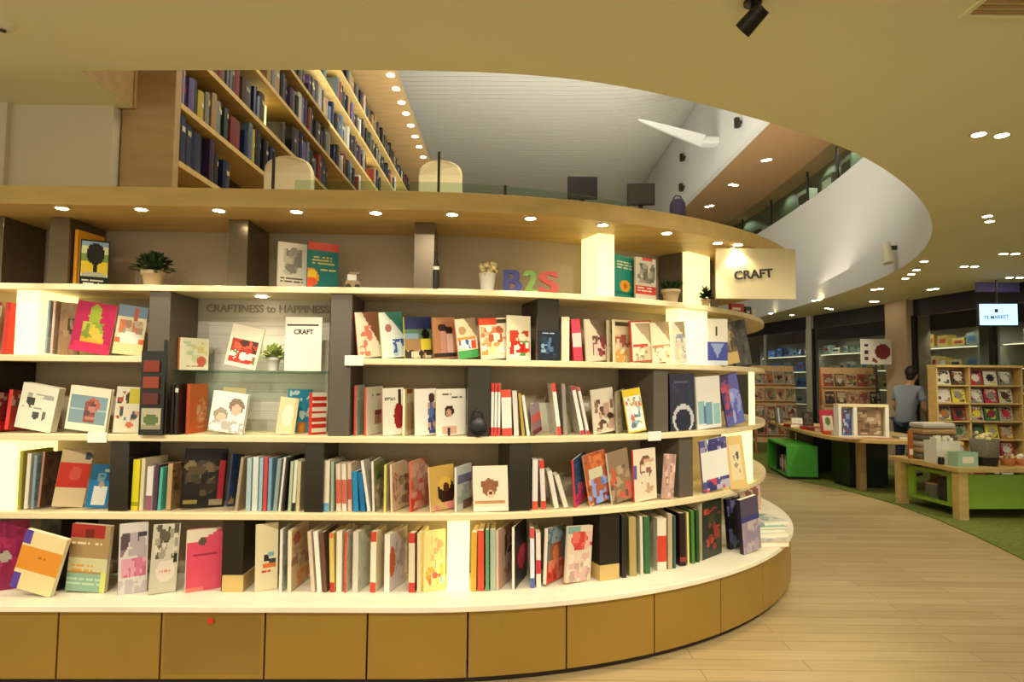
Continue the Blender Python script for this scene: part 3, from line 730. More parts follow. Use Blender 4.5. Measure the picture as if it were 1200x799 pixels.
bay(2, 'the dark upright on third shelf', [
    ('s', 574.5, 578.3, 449, 0, .01, 'efe8dc', [], 'efe8dc', 'thin white spine with red ends', {'sops': tops('d83c30', .18, 'd84038')}),
    ('s', 578.6, 582.2, 449, 0, .01, 'efe8dc', [], 'efe8dc', 'thin white spine with red ends', {'sops': tops('d83c30', .18, 'd84038')}),
    ('s', 582.5, 586, 449, 0, .01, 'efe8dc', [], 'efe8dc', 'thin white spine with red ends', {'sops': tops('d83c30', .18, 'd84038')}),
    ('s', 588, 600, 457, -2, .02, 'efe4d4', [], 'efe4d4', 'wide white spine with red ends', {'sops': tops('e05038', .17, 'd84838')}),
    ('s', 602, 608, 458, -3, .02, 'dcd4c8', [], 'd8d0c4', 'grey white spine'),
    ('s', 611, 615, 461, -5, .02, 'b89c3c', [], 'b0943c', 'mustard spine leaning'),
    ('s', 617, 621, 463, -7, .02, 'ece4d4', [], 'ece4d4', 'thin white spine leaning'),
    ('c', 625, 636, 474, -9, .004, '94848c', [('r', 0, .35, 1, .6, 'c85850'), ('r', 0, .6, 1, .85, '8c6c70'), ('r', 0, .85, 1, 1, '6c2830')], '8c7c84', 'grey booklet with a red band', {'w': .1}),
])
put(2, 'c', 622, 652, 472, 0, .003, 'dcd6c0', [], 'dcd6c0', 'blank pale card backing between leaning books on third shelf', off=-.315, name='backing_card', cat='card', w=.16)
put(2, 'c', 664, 690, 472, 0, .003, 'd2ccb4', [], 'd2ccb4', 'blank pale card backing behind the brown photo book, third shelf', off=-.315, name='backing_card', cat='card', w=.14)
bay(2, 'the pale backing card on third shelf', [
    ('s', 653, 658, 449, -8, .02, 'efe6d8', [], 'efe6d8', 'white spine with red ends leaning', {'sops': tops('d8403c', .14, 'd84840')}),
    ('s', 660, 665, 450, -3, .02, '988c80', [], '94887c', 'grey spine leaning'),
    ('s', 680, 685, 452, -12, .02, 'e8ded0', [], 'e8ded0', 'white spine with dark red ends leaning', {'sops': tops('b83034', .1, 'b83c40')}),
    ('s', 687, 691, 453, -12, .02, 'e4dcd0', [], 'e0d4c8', 'thin pink white spine leaning', {'sops': tops('c85854', .1, 'b83c40')}),
    ('c', 697, 722, 457, -6, .012, 'd4c8b0', [('n', .1, .25, .95, .95, '5c3c30 8c6450 d8c4ac 3c2820 b8947c', .7)], 'd8ccb0', 'book of brown photos'),
    ('c', 724, 734, 459, -5, .012, '8c8068', [('n', 0, 0, 1, 1, 'a09478 706450', .4)], '94886c', 'olive grey book'),
    ('c', 737, 758, 457, -9, .012, 'e4e0d4', [('n', .08, .2, .95, .9, 'd8d8dc 8cacb8 c86450 b8a068 e8e4d8 64707c', .65), ('o', .05, 'd8b828'), ('r', 0, 0, 1, .15, 'dcbc24')], 'e0c028', 'yellow framed magazine', {'w': .112}),
])
bay(2, 'the green grey upright on third shelf', [
    ('c', 786, 815, 438, -2, .02, '1c2034', [('e', .52, .8, .42, .26, 'b8b8bc'), ('e', .52, .82, .32, .2, '14162a'), ('n', .1, .1, .9, .5, '2c2848 1c2034 24223c', .5), ('t', .2, .12, .8, .2, 1, '4c4c64')], '10121f', 'navy book with a pale ring'),
    ('c', 818, 846, 442, -4, .015, 'ddd6cc', [('r', .05, .48, .32, .9, '84b0b4'), ('r', .38, .5, .64, .92, '6c98ac'), ('r', .7, .52, .95, .92, '8cb8b8'), ('r', .26, .56, .36, .9, '5c6488'), ('r', 0, .92, 1, 1, 'e4dcd4')], 'c8c0b4', 'white book with teal panels'),
    ('c', 853, 874, 440, -14, .012, '5c5ca4', [('g', (0, 0), (.55, 0), (0, .8), '3c2c58'), ('n', .0, .1, .5, .8, '984058 483878 b8485c', .6), ('n', .4, .3, 1, 1, '8890d0 5c64b0 a8a8e0', .5)], '44346c', 'purple and blue book leaning', {'w': .16}),
])

# ---- fourth shelf
bay(3, 'the glowing pillar on fourth shelf', [
    ('s', 19, 24, 529, 0, .02, '9c9440', [], '908838', 'olive yellow spine'),
    ('c', 32, 39, 533, 2, .02, 'c8c0b0', [('r', .6, 0, 1, 1, '8c8478')], 'd8d0bc', 'pale grey book', {'w': .17}),
    ('c', 39, 49, 535, 2, .015, '8ca0ac', [('n', 0, 0, 1, 1, '98acb4 7c909c', .4)], '7c909c', 'slate blue book', {'w': .17}),
    ('c', 46, 64, 533, 5, .012, '5c4030', [('n', 0, 0, 1, 1, '6c4c38 483024', .4)], 'a8745c', 'dark brown book', {'w': .17}),
    ('c', 60, 97, 530, 9, .02, 'c0a880', [('r', 0, .24, 1, .68, 'c03020'), ('e', .55, .42, .2, .12, 'cc5040'), ('e', .88, .1, .12, .08, '3c4458'), ('r', 0, .68, 1, 1, 'd8c098')], 'b09870', 'tan book with a wide red band'),
    ('c', 99, 125, 547, 7, .012, '2078b0', [('r', 0, 0, 1, .35, '1c5c80'), ('r', .25, .5, .85, .92, 'e8e4d8'), ('e', .55, .46, .12, .06, 'b89c7c'), ('r', .6, .1, .95, .17, '98a88c'), ('n', .3, .2, .7, .4, '28688c 70909c', .35)], '18608c', 'blue book with a luggage tag'),
])
bay(3, 'the first dark upright on fourth shelf', [
    ('s', 152, 161, 539, 1, .02, 'e0d028', [], 'dccc24', 'bright yellow spine', {'sops': [('n', 0, .1, 1, .9, 'dccc24 a89c20', .5)]}),
    ('s', 162, 167, 538, 1, .02, 'd8ccb0', [], 'd8cca8', 'cream spine'),
    ('s', 169, 177, 547, 1, .02, 'e0d8d4', [], 'e0d8d4', 'white spine with a plum foot', {'sops': [('r', 0, .66, 1, 1, '94586c')]}),
    ('s', 178, 183, 545, 1, .02, '5c3c50', [], '503448', 'dark plum spine'),
    ('s', 183.5, 187.5, 548, 2, .02, '58b8a8', [], '50b0a0', 'turquoise spine'),
    ('c', 199.5, 209, 545, 2, .024, 'a07c54', [('n', 0, 0, 1, 1, '8c6844 b08c60 644832', .4)], 'b89468', 'thick tan book', {'w': .17}),
    ('c', 211, 262, 529, 4, .02, '171310', [('r', .04, .0, .95, .12, '0d0b0a'), ('e', .45, .5, .4, .3, '43382c'), ('e', .55, .4, .2, .16, '6c5c44'), ('e', .15, .3, .13, .1, '7c6c4c'), ('n', .1, .3, .8, .8, '2c241c 54462f 1c1612', .4), ('r', .84, .2, .94, .9, 'a02830'), ('r', .05, .86, .35, .94, '8c7c3c'), ('r', .65, .86, .95, .95, '94806c')], '0f0d0c', 'big black book with a brown creature'),
    ('c', 267, 274, 537, 9, .01, '2c4a84', [('r', .0, .8, .4, .95, 'e0b060'), ('n', 0, .1, 1, 1, '34548c 243c6c', .4)], '1c2c50', 'navy book leaning', {'w': .15}),
    ('s', 274, 278, 536, 6, .02, 'a89478', [], 'a89478', 'thin tan book leaning'),
    ('s', 287, 293, 537, 0, .02, 'a8bcc0', [], 'a8bcbc', 'pale blue spine'),
    ('s', 294, 301, 536, 0, .02, 'd0d8d4', [], 'd0d8d4', 'wide white spine'),
    ('s', 302, 306.5, 537, 0, .02, '98b8c4', [], '98b8c0', 'sky blue spine'),
    ('s', 307, 312, 536, 0, .02, 'c84848', [], 'c04444', 'red spine'),
    ('s', 312.5, 317, 537, 0, .02, '7ca4bc', [], '749cb4', 'steel blue spine'),
])
bay(3, 'the red spine on fourth shelf', [
    ('s', 319, 324, 538, 4, .02, '94a4a0', [], '8c9c98', 'grey green spine leaning'),
    ('s', 325.5, 328.5, 536, 5, .02, 'e4dcd0', [], 'e4dcd0', 'thin white spine leaning'),
    ('s', 330, 333, 537, 4, .02, '1c1a18', [], '1c1a18', 'black spine leaning'),
    ('s', 336.5, 340.5, 541, 2, .02, 'b8c0a0', [], 'b4bc9c', 'pale green spine'),
    ('s', 341, 345.5, 540, 2, .02, 'dcdcc8', [], 'dcdcc4', 'cream spine with a black foot', {'sops': [('r', 0, .8, 1, 1, '20242c')]}),
    ('s', 346, 350.5, 541, 1, .02, 'c8b890', [], 'c8b88c', 'tan spine'),
])
bay(3, 'the green lit upright on fourth shelf', [
    ('s', 378.5, 385, 540, 0, .02, 'e8dcc0', [], 'e8dcc0', 'cream spine with blue and yellow foot', {'sops': [('r', 0, .8, .6, 1, '6ca8c8'), ('r', 0, .92, 1, 1, '6ca8c8')]}),
    ('s', 387, 390.5, 541, -1, .02, 'a8b8a0', [], 'a0b49c', 'thin green spine'),
    ('s', 393.5, 399.5, 544, -2, .02, 'e4c0a8', [], 'dfc8b0', 'cream and coral spine', {'sops': [('r', 0, .3, 1, .85, 'd06048')]}),
    ('s', 400, 406, 544, -2, .02, 'e4d8c4', [], 'e4d8c4', 'white spine with a coral block', {'sops': [('r', 0, .3, 1, .85, 'cc6450')]}),
    ('s', 407, 412, 543, -2, .02, 'd8c0a8', [], 'd8bca4', 'tan spine with a red block', {'sops': [('r', 0, .35, 1, .75, 'b84838')]}),
    ('s', 413.5, 420, 553, -3, .02, '2c88b8', [], '2484b4', 'bright blue spine'),
    ('s', 422, 428, 555, -5, .02, '2474a8', [], '1c6ca0', 'deep blue spine'),
    ('s', 430, 434, 540, -10, .02, 'ece4d8', [], 'ece4d8', 'white spine leaning'),
    ('c', 439, 452, 540, -7, .012, '8c9068', [('e', .5, .22, .45, .14, '6c7c40'), ('e', .5, .36, .25, .06, '3c4430'), ('n', .1, .5, 1, 1, 'b0a488 846c58 c8b8a0', .6)], 'e8dcd0', 'book with a green faced figure', {'w': .15}),
    ('c', 452, 463, 545, -1, .012, 'dcc89c', [('n', 0, 0, 1, 1, 'd0b88c e4d4ac', .4)], 'd8d060', 'cream book with a yellow green edge', {'w': .15}),
    ('c', 460, 482, 544, -4, .012, 'ccb08c', [('e', .2, .5, .14, .3, 'b87058'), ('e', .22, .5, .1, .22, 'ccb08c'), ('n', .2, .3, 1, 1, 'a08468 bca080 8c6c54', .5)], 'e4d0b4', 'beige book with a red curve'),
    ('c', 482, 503, 541, -3, .012, 'c88c74', [('n', .0, .4, 1, 1, 'd85444 c84034 e0a08c b8705c', .7), ('n', .0, 0, 1, .4, 'd8a890 b88c74', .4)], 'd85848', 'coral floral book'),
    ('c', 505, 534, 548, -4, .012, 'c8a050', [('e', .66, .6, .36, .28, '2c1410'), ('e', .62, .42, .24, .16, 'd8b048'), ('e', .66, .5, .12, .1, '4c2418'), ('n', .0, .85, 1, 1, 'd87c7c c8a868', .6)], 'e8e0c0', 'yellow book with a dark furry face'),
    ('c', 535, 553, 548, -2, .012, 'd0d4cc', [('r', .1, .2, 1, .42, '7c7494'), ('n', .1, .4, 1, .85, 'a0b494 b0a4b8 c8c8c0', .6), ('r', .4, .82, 1, 1, '7c5c50')], 'e0e0d4', 'pale book with a purple band'),
])
bay(3, 'the purple banded book', [
    ('c', 555, 596, 547, -2, .014, 'ecdcc0', [('e', .47, .48, .22, .2, '94603c'), ('e', .3, .4, .08, .08, '8c5838'), ('e', .66, .4, .08, .08, '8c5838'), ('e', .5, .62, .1, .09, 'e0c098'), ('e', .5, .6, .05, .04, '5c3424'), ('r', .05, .76, .9, .82, 'c88c58'), ('r', 0, .9, 1, 1, 'f0e4cc')], 'ecdcc0', 'cream book with a brown bear face'),
])
bay(3, 'the second green lit upright on fourth shelf', [
    ('s', 623, 630, 539, 0, .02, 'ece0d4', [], 'ece0d4', 'white spine with a coral foot', {'sops': [('r', 0, .86, 1, 1, 'd8583c')]}),
    ('s', 634, 640, 540, -3, .02, 'ead8cc', [], 'ead8cc', 'white spine with red ends', {'sops': tops('d84030', .2, 'd84838')}),
    ('s', 649, 655, 552, -9, .02, 'e4dccc', [], 'e4dccc', 'low white spine leaning'),
    ('s', 660, 666, 556, -12, .02, 'ded6c4', [], 'dcd4c0', 'lowest cream spine leaning'),
    ('c', 675, 689, 538, -10, .012, '2c4c6c', [('n', 0, .1, 1, .6, '34587c 244058 406484', .5), ('r', 0, .62, 1, 1, 'c83460'), ('n', 0, .55, 1, .9, 'b83c70 d85880 305070', .5)], 'd8384c', 'blue book with a pink foot'),
    ('c', 692, 717, 533, -12, .014, 'a8583c', [('r', .15, .3, .75, .5, 'c8c4a0'), ('n', 0, 0, 1, .3, 'b8542c 7c3428 cc7840', .6), ('n', 0, .5, 1, 1, '5c78c8 a85c40 e8b088 7c3c34 88a0dc', .65)], 'e8a060', 'orange book with blue figures'),
    ('c', 718, 742, 531, -10, .014, '8c7458', [('e', .2, .5, .12, .2, 'c05c40'), ('n', .0, .3, 1, 1, 'b09878 6c5440 c85c48 a88c6c', .5)], 'd8d0b8', 'brown book with a red flower'),
    ('c', 744, 770, 528, -3, .014, 'e4d4b8', [('e', .55, .35, .3, .22, '7c5440'), ('e', .4, .38, .1, .08, 'e0c0a0'), ('e', .62, .7, .26, .16, 'c8a080'), ('r', .0, .3, .12, .55, '5c5ca0'), ('n', .3, .2, .9, .8, '94684c c8a484 e4d4b8', .4)], 'd84038', 'white book with a brown puppet'),
    ('c', 775, 789, 533, 4, .014, 'b89484', [('n', 0, 0, 1, 1, 'c8a494 a07c70 d8b8a8', .5)], 'c8a494', 'dusty pink book', {'w': .075}),
])
put(3, 'c', 825, 856, 517, -7, .012, 'e8e4dc', [('n', 0, 0, 1, .22, '54508c 9c94b8 3c3870', .8), ('n', 0, .76, 1, 1, '54508c c8485c b8b0c8 3c3c70', .8)], '6c5c9c', 'white book with purple patterned borders beside the glowing pillar', off=-.04)
put(3, 'c', 856, 877, 512, -7, .014, 'd8b878', [('r', .2, .16, .8, .84, 'e0cca0'), ('r', .35, .22, .6, .6, '5c6468'), ('n', .3, .2, .7, .8, '4c5458 98907c e0cca0', .5)], 'c8a058', 'wood framed picture book in front of the glowing pillar', off=-.002, w=.1)

# ---- bottom deck
bay(4, 'the straight deck end', [
    ('c', -16, 31, 613, 0, .02, '8c1848', [('n', 0, 0, 1, 1, 'a02454 7c143c 94204c b03060', .5), ('e', .42, .52, .16, .08, 'b4a898')], '6c1438', 'magenta patterned book', {'off': .0}),
    ('c', 10, 60, 631, 18, .03, 'ecd49c', [('r', 0, .27, 1, .68, 'e09030'), ('r', 0, 0, .16, .24, '5c449c'), ('r', 0, .72, .16, 1, '5c449c'), ('t', .4, .4, .7, .44, 1, 'a86c20')], 'd8c088', 'cream and orange notebook with purple corners', {'off': .07, 'w': .205}),
    ('c', 76, 122, 617, 5, .03, 'a8885c', [('r', 0, 0, .85, .2, 'a02c24'), ('r', .35, .06, .6, .2, '6c2018'), ('t', .05, .24, .9, .3, 1, 'e0d0a8'), ('r', 0, .5, 1, .7, 'ccc498'), ('t', .1, .58, .8, .7, 2, 'd89840'), ('r', 0, .72, 1, 1, '8cac94'), ('t', 0, .78, 1, .92, 2, 'b4ccb0'), ('r', .85, .7, 1, 1, 'd0d470')], '6c4c34', 'thick classic book with red top and green foot', {'off': .0, 'w': .195}),
    ('c', 138, 172, 616, -1, .02, 'd8d0cc', [('n', .05, .12, .95, .5, '5c4c50 847078 b8a8ac 4c4044', .7), ('n', .1, .5, .95, .78, 'd87c98 e0a0b4 cc6888', .8), ('n', 0, .78, 1, 1, 'dcd4d0 c4b8bc', .5)], 'c8c0b8', 'plastic wrapped book in pink and dark grey', {'off': .04}),
    ('c', 174, 206, 618, 3, .02, 'c8c0ac', [('g', (.6, 0), (1, 0), (.2, .5), '3c3834'), ('n', .1, .0, .95, .5, 'a09884 5c5648 d4ccb8', .5), ('e', .55, .68, .36, .16, 'dccfc0'), ('t', .3, .66, .8, .7, 1, 'd8896c'), ('r', .8, .45, .95, .55, '2c2c2c')], 'd4ccb8', 'plastic wrapped book in grey', {'off': .04}),
    ('c', 217, 259, 623, 0, .03, 'd84c64', [('r', 0, 0, 1, .2, 'e0d4bc'), ('g', (0, .3), (1, 0), (1, .3), 'd84c64'), ('e', .45, .2, .12, .06, '5c4c44'), ('t', .2, .38, .9, .44, 1, 'a82c48'), ('r', .0, .92, .5, 1, 'e0786c')], 'e8dcc0', 'bright pink book with a cream top', {'off': .0}),
])
bay(4, 'the upright reflecting the deck', [
    ('c', 299, 325, 616, -1, .014, 'e4d4ac', [('r', .35, .48, .6, .56, '2c2428'), ('r', .55, .42, .8, .5, '7cacb0'), ('r', .6, .52, .9, .6, '34404c'), ('r', .3, .6, .9, .68, 'd87030'), ('t', .2, .68, .7, .72, 1, 'd04028')], 'e4d8b4', 'cream book with a small bird picture'),
    ('c', 330, 340, 621, -2, .014, 'b8c4c8', [('n', 0, 0, 1, 1, 'd0d8d8 98a8b4', .4)], 'e8dcd0', 'pale blue book', {'w': .15}),
    ('c', 341, 362, 622, -3, .02, 'd8bc94', [('e', .3, .18, .2, .1, 'b85c4c'), ('n', .0, .3, 1, .7, 'c8a884 d8c4a8 a88464', .5), ('n', .3, .75, 1, 1, 'd89048 e0b078', .6)], 'e4d4b4', 'beige book with an orange foot'),
    ('s', 364, 369, 624, -7, .02, 'd8c8b8', [('r', 0, 0, 1, 1, 'd8c8b8')], 'd8c0a8', 'thin beige spine leaning'),
    ('s', 371, 377, 624, -7, .02, 'ece4d4', [], 'ece4d4', 'white spine leaning'),
    ('s', 378, 383, 625, -6, .02, '6c4c40', [], '6c4838', 'brown spine leaning'),
    ('s', 386, 392, 626, -3, .02, 'd8c070', [], 'd4bc68', 'yellow spine with a red foot', {'sops': [('r', 0, .84, 1, 1, 'b83828'), ('r', 0, 0, 1, .12, 'd87840')]}),
    ('s', 393, 400, 624, -1, .02, 'e8dcc4', [], 'e8dcc4', 'wide cream spine'),
    ('c', 405.5, 418, 624, -1, .012, 'e0d4bc', [('n', 0, 0, 1, 1, 'd4c4ac e8dcc8', .4)], 'd8584c', 'cream book with red edges', {'w': .16, 'sops': tops('d04438', .15, 'd04438')}),
    ('c', 419, 434, 624, -1, .03, 'c8cbbc', [('n', 0, 0, 1, 1, 'b8c0b4 d4d4c4', .4)], 'd0c8b8', 'grey green book', {'w': .16}),
    ('c', 440, 452, 624, -1, .03, 'e8d8b4', [('r', .5, 0, 1, 1, 'dcc8a4')], 'ece0c8', 'cream book with red spine ends', {'w': .16, 'sops': tops('d04438', .18, 'd04438')}),
    ('c', 456, 477, 627, -1, .03, 'ddd4cc', [('e', .15, .5, .16, .26, 'd86c40'), ('n', .3, .2, 1, 1, 'ccc4c4 e0d8d4 b8acb0', .5)], 'ece4d8', 'white book with an orange flower'),
    ('s', 478, 486, 626, -1, .02, '8c4c4c', [], 'd8c8ac', 'cream spine with red ends', {'sops': tops('c83c34', .16, 'c83c34')}),
    ('s', 488, 493, 626, -1, .02, 'e0cc98', [], 'e0cc98', 'thin yellow cream spine'),
    ('c', 497, 522, 624, -1, .014, 'ead890', [('n', .3, .1, 1, .5, 'e8b488 ead890 d8a070', .3), ('e', .3, .74, .22, .14, 'd89048'), ('e', .62, .65, .14, .16, '7cb0c8'), ('n', .1, .5, .9, .9, 'd86450 e0b450 8cb8cc ead890', .45)], 'e4d494', 'pale yellow book with small figures'),
])
bay(4, 'the glowing pillar on the deck', [
    ('s', 551, 558, 625, 0, .02, 'd8a848', [], 'd4a444', 'mustard spine'),
    ('s', 559, 567, 623, -1, .02, 'd85438', [], 'd45034', 'red orange spine'),
    ('s', 568.5, 573, 622, -1, .02, '6c9874', [], '68946c', 'green spine'),
    ('s', 574, 581, 622, -1, .02, 'a8b8a0', [], 'a4b49c', 'pale green spine'),
    ('c', 584, 602, 622, -2, .014, 'cca48c', [('n', .4, .1, 1, .5, '6c4038 a87864 cca48c', .5), ('e', .75, .55, .2, .14, '4c4c64'), ('n', .3, .5, 1, .9, 'b88c78 d8b8a4', .4)], 'd8b49c', 'pink beige book'),
    ('c', 603, 618, 618, -3, .014, '1c1414', [('e', .6, .58, .34, .2, 'b8202c'), ('e', .62, .5, .16, .08, 'd85058')], 'ece4d4', 'black book with a red flower'),
    ('s', 621, 626.5, 620, -1, .02, 'e4e4e4', [], 'e0e0e4', 'white spine with a blue foot', {'sops': [('r', 0, .84, 1, 1, '5868a8'), ('r', 0, 0, 1, .2, 'd8504c')]}),
    ('s', 628, 634, 625, -1, .02, 'e4d4c4', [], 'e4d4c4', 'cream spine with red blots', {'sops': [('n', 0, .2, 1, .8, 'c83848 e4d4c4', .5)]}),
])
bay(4, 'the cream spine with red blots', [
    ('c', 640, 661, 624, 4, .02, '6c7c84', [('e', .5, .45, .34, .28, '9c5c40'), ('e', .5, .5, .18, .16, 'd87c50'), ('r', 0, .64, 1, 1, 'c84030'), ('n', .1, .6, .9, .95, 'd85040 e08868 b03028', .5), ('n', 0, 0, 1, .3, '90a0a4 5c6c74', .5)], 'ecdcc8', 'book with red food photos'),
    ('c', 663, 692, 621, 4, .02, 'd8c4a8', [('r', .0, 0, .5, .14, '7ca098'), ('e', .5, .26, .36, .14, 'd04840'), ('n', .2, .1, 1, .42, 'd86c5c e0b0a0 c84038', .5), ('n', .1, .5, .95, 1, 'e0d0b8 c8b098 b89890 d8a8a0', .6)], 'd8ccb4', 'cream book with a red flower pattern'),
])
bay(4, 'the second upright reflecting the deck', [
    ('s', 728, 734, 605, 0, .02, '2c2824', [], '28241f', 'black spine'),
    ('s', 737, 746, 607, -1, .02, 'b8a468', [], 'a8945c', 'khaki spine'),
    ('s', 750, 754, 606, -1, .02, 'd4d0c0', [], 'ccc8b4', 'thin white spine'),
    ('s', 754.5, 762, 606, -1, .02, '3c6c3c', [], '38643a', 'dark green spine'),
    ('s', 769, 781, 608, 0, .02, 'e0d4bc', [], 'dcd0b8', 'wide white spine with a red block', {'sops': [('r', 0, .36, 1, .85, 'c8402c')]}),
    ('s', 782, 788, 603, 0, .02, 'bca888', [], 'b4a080', 'tan spine'),
    ('s', 788.5, 792, 605, 0, .02, '3c5c54', [], '385850', 'dark teal spine'),
    ('s', 796, 804, 602, -1, .02, '2c1814', [], '281612', 'black spine with red blots', {'sops': [('n', 0, .2, 1, .9, '983028 281612', .5)]}),
    ('s', 805, 808, 601, -1, .02, 'e0d490', [], 'dcd088', 'thin pale yellow spine'),
    ('s', 810, 814.5, 599, -1, .02, '4c7c34', [], '487830', 'leaf green spine'),
    ('s', 815.5, 820, 598, -1, .02, '2c4c24', [], '284820', 'forest green spine'),
    ('c', 823, 846, 590, 0, .03, '242c20', [('n', .1, .15, .9, .95, '8c3430 b0443c 242c20 3c3c28', .7)], 'c8b898', 'dark book with red blossoms', {'off': -.03}),
])
# ------------------------------------------------------------------ small things on the shelves
def on_shelf(px, row_z, off=-.12):
    s = s_at(px, off, row_z); p, a = path(s, off); return Vector((p.x, p.y, row_z + .0006)), a
def pot_plant(name, px, z, label, r, hpot, hleaf, spread, n, leafmat, off=-.12, potmat='terracotta', grass=False):
    p, a = on_shelf(px, z, off)
    t = thing(name, label, 'plant', p)
    m = MB(); m.lathe([(r * .72, 0), (r * .95, hpot * .75), (r * 1.08, hpot * .76), (r * 1.1, hpot), (r * .95, hpot), (r * .9, hpot * .85)], 24); m.build('pot', potmat, t)
    m = MB(); m.lathe([(r * .9, hpot * .8), (r * .9, hpot * .86)], 20); m.build('soil', 'soil', t)
    m = MB(); g = random.Random(px)
    for k in range(n):
        an, el = g.uniform(0, 2 * PI), g.uniform(.15, 1.45)
        if grass:
            q = (g.uniform(-.6, .6) * r, g.uniform(-.6, .6) * r, hpot * .84); el = g.uniform(1.0, 1.5)
            m.leaf(q, (math.cos(an) * math.cos(el), math.sin(an) * math.cos(el), math.sin(el)), hleaf * g.uniform(.6, 1.1), .006)
        else:
            rr = g.uniform(0, 1) ** .5
            d = Vector((math.cos(an) * math.cos(el), math.sin(an) * math.cos(el), math.sin(el)))
            q = Vector((0, 0, hpot * .84)) + Vector((d.x * spread, d.y * spread, d.z * hleaf * .8)) * rr
            m.leaf(q, d + Vector((g.uniform(-.5, .5), g.uniform(-.5, .5), g.uniform(-.3, .5))), .045, .014)
    m.build('foliage', leafmat, t)
    return t
pot_plant('potted_plant', 179, ZA, 'dark green bushy plant in a small terracotta pot on the top shelf', .058, .09, .12, .09, 150, 'leaf')
pot_plant('potted_grass', 786, ZA, 'upright green grass in a pale pot near the sign end of the top shelf', .055, .085, .085, .06, 120, 'leaf', off=-.08, grass=True)
pot_plant('potted_plant', 827, ZA, 'dark little plant in front of the lit niche beside the sign', .03, .05, .09, .018, 60, 'leaf', off=-.045)
pot_plant('potted_succulent', 320, zg, 'pale green flowering plant in a white pot on the glass shelf', .036, .075, .07, .05, 110, 'leaf_pale', off=-.13, potmat='white_plastic')

p, a = on_shelf(413, ZA, -.12)
t = thing('wooden_toy', 'little brown and white wooden block toy on the top shelf', 'toy', p, .3)
m = MB(); m.box((-.04, -.02, .014), (.04, .02, .05)); m.build('body', 'oak_dark', t, .003)
m = MB(); m.box((-.03, -.018, .05), (.02, .018, .085)); m.build('cab', 'white_plastic', t, .003)
m = MB(); m.box((-.022, -.0185, .085), (.035, .0185, .10)); m.build('roof', 'oak_dark', t, .003)
for x in (-.024, .024):
    for y in (-.022, .022):
        m = MB(); m.tube((x, y - .004, .016), (x, y + .004, .016), .0155, 14); m.build('wheel', 'dark', t)

p, a = on_shelf(508, ZA, -.005)
t = thing('dark_bottle', 'slim black bottle with a white label against an upright, top shelf', 'bottle', (p.x + .012, p.y + .005, p.z))
m = MB(); m.lathe([(.016, 0), (.0175, .004), (.0175, .11), (.014, .135), (.008, .155), (.007, .185)], 20); m.build('glass_body', 'dark', t)
m = MB(); m.lathe([(.0085, .185), (.0085, .2)], 16); m.build('stopper', 'black_plastic', t)
m = MB(); m.lathe([(.0178, .10), (.0178, .118)], 20); m.build('paper_label', 'white_plastic', t)

p, a = on_shelf(571, ZA, -.12)
t = thing('popcorn_cup', 'white paper cup heaped with cream popcorn on the top shelf', 'cup', p)
m = MB(); m.lathe([(.036, 0), (.047, .10), (.05, .103), (.047, .106), (.043, .098)], 24); m.build('cup', 'white_plastic', t)
m = MB(); g = random.Random(3)
for k in range(60):
    an, rr, zz = g.uniform(0, 2 * PI), g.uniform(0, .054), g.uniform(.1, .165)
    rr *= 1.15 - (zz - .1) * 6
    m.ball((rr * math.cos(an), rr * math.sin(an), zz), g.uniform(.008, .013), 7, 5)
o = m.build('popcorn', 'popcorn', t); o['kind'] = 'stuff'

for ch, px0, px1, mt, lab in (('B', 589, 612, 'blue_letter', 'blue block letter B standing on the top shelf'), ('2', 612.5, 630, 'green_letter', 'green block numeral 2 standing between two letters'), ('S', 631, 655, 'orange_letter', 'orange red block letter S standing on the top shelf')):
    p, a = on_shelf((px0 + px1) / 2, ZA, -.08)
    wd = (px1 - px0 - .8) * p.y / FPX
    o = text_mesh('block_letter', ch, .178, mt, .014, .002, None, None, width=wd - .016)
    zs = [v.co.y for v in o.data.vertices]; o.data.transform(Matrix.Translation((0, -min(zs), 0)))
    bm = bmesh.new()
    for dx in (-.008, 0, .008):
        me_ = o.data.copy(); me_.transform(Matrix.Translation((dx, 0, dx * .02))); bm.from_mesh(me_); bpy.data.meshes.remove(me_)
    bm.to_mesh(o.data); bm.free()
    o.data.transform(Matrix.Rotation(PI / 2, 4, 'X')); o.location = p
    tag(o, lab, 'letter', 'block letters')

# books lying at the sign end of the top shelf
for k, (px, w_, h_, c, lab) in enumerate(((866, .12, .075, 'a83428', 'dull red book lying under the sign on the top shelf'), (878, .05, .08, '2c3830', 'dark green book standing under the sign on the top shelf'), (884, .03, .085, 'e0dcd0', 'white book at the end under the sign, top shelf'))):
    s = s_at(px, -.06, ZA); p, a = path(s, -.06)
    make_book('book', w_, h_, .02, c, [('t', .1, .3, .9, .6, 2, 'd8c8b0')], c, Matrix.Translation((p.x - w_ / 2, p.y, ZA + .0008)) @ Matrix.Rotation(.35, 4, 'Z'), lab, 'book', GRP[0], (8, 8))

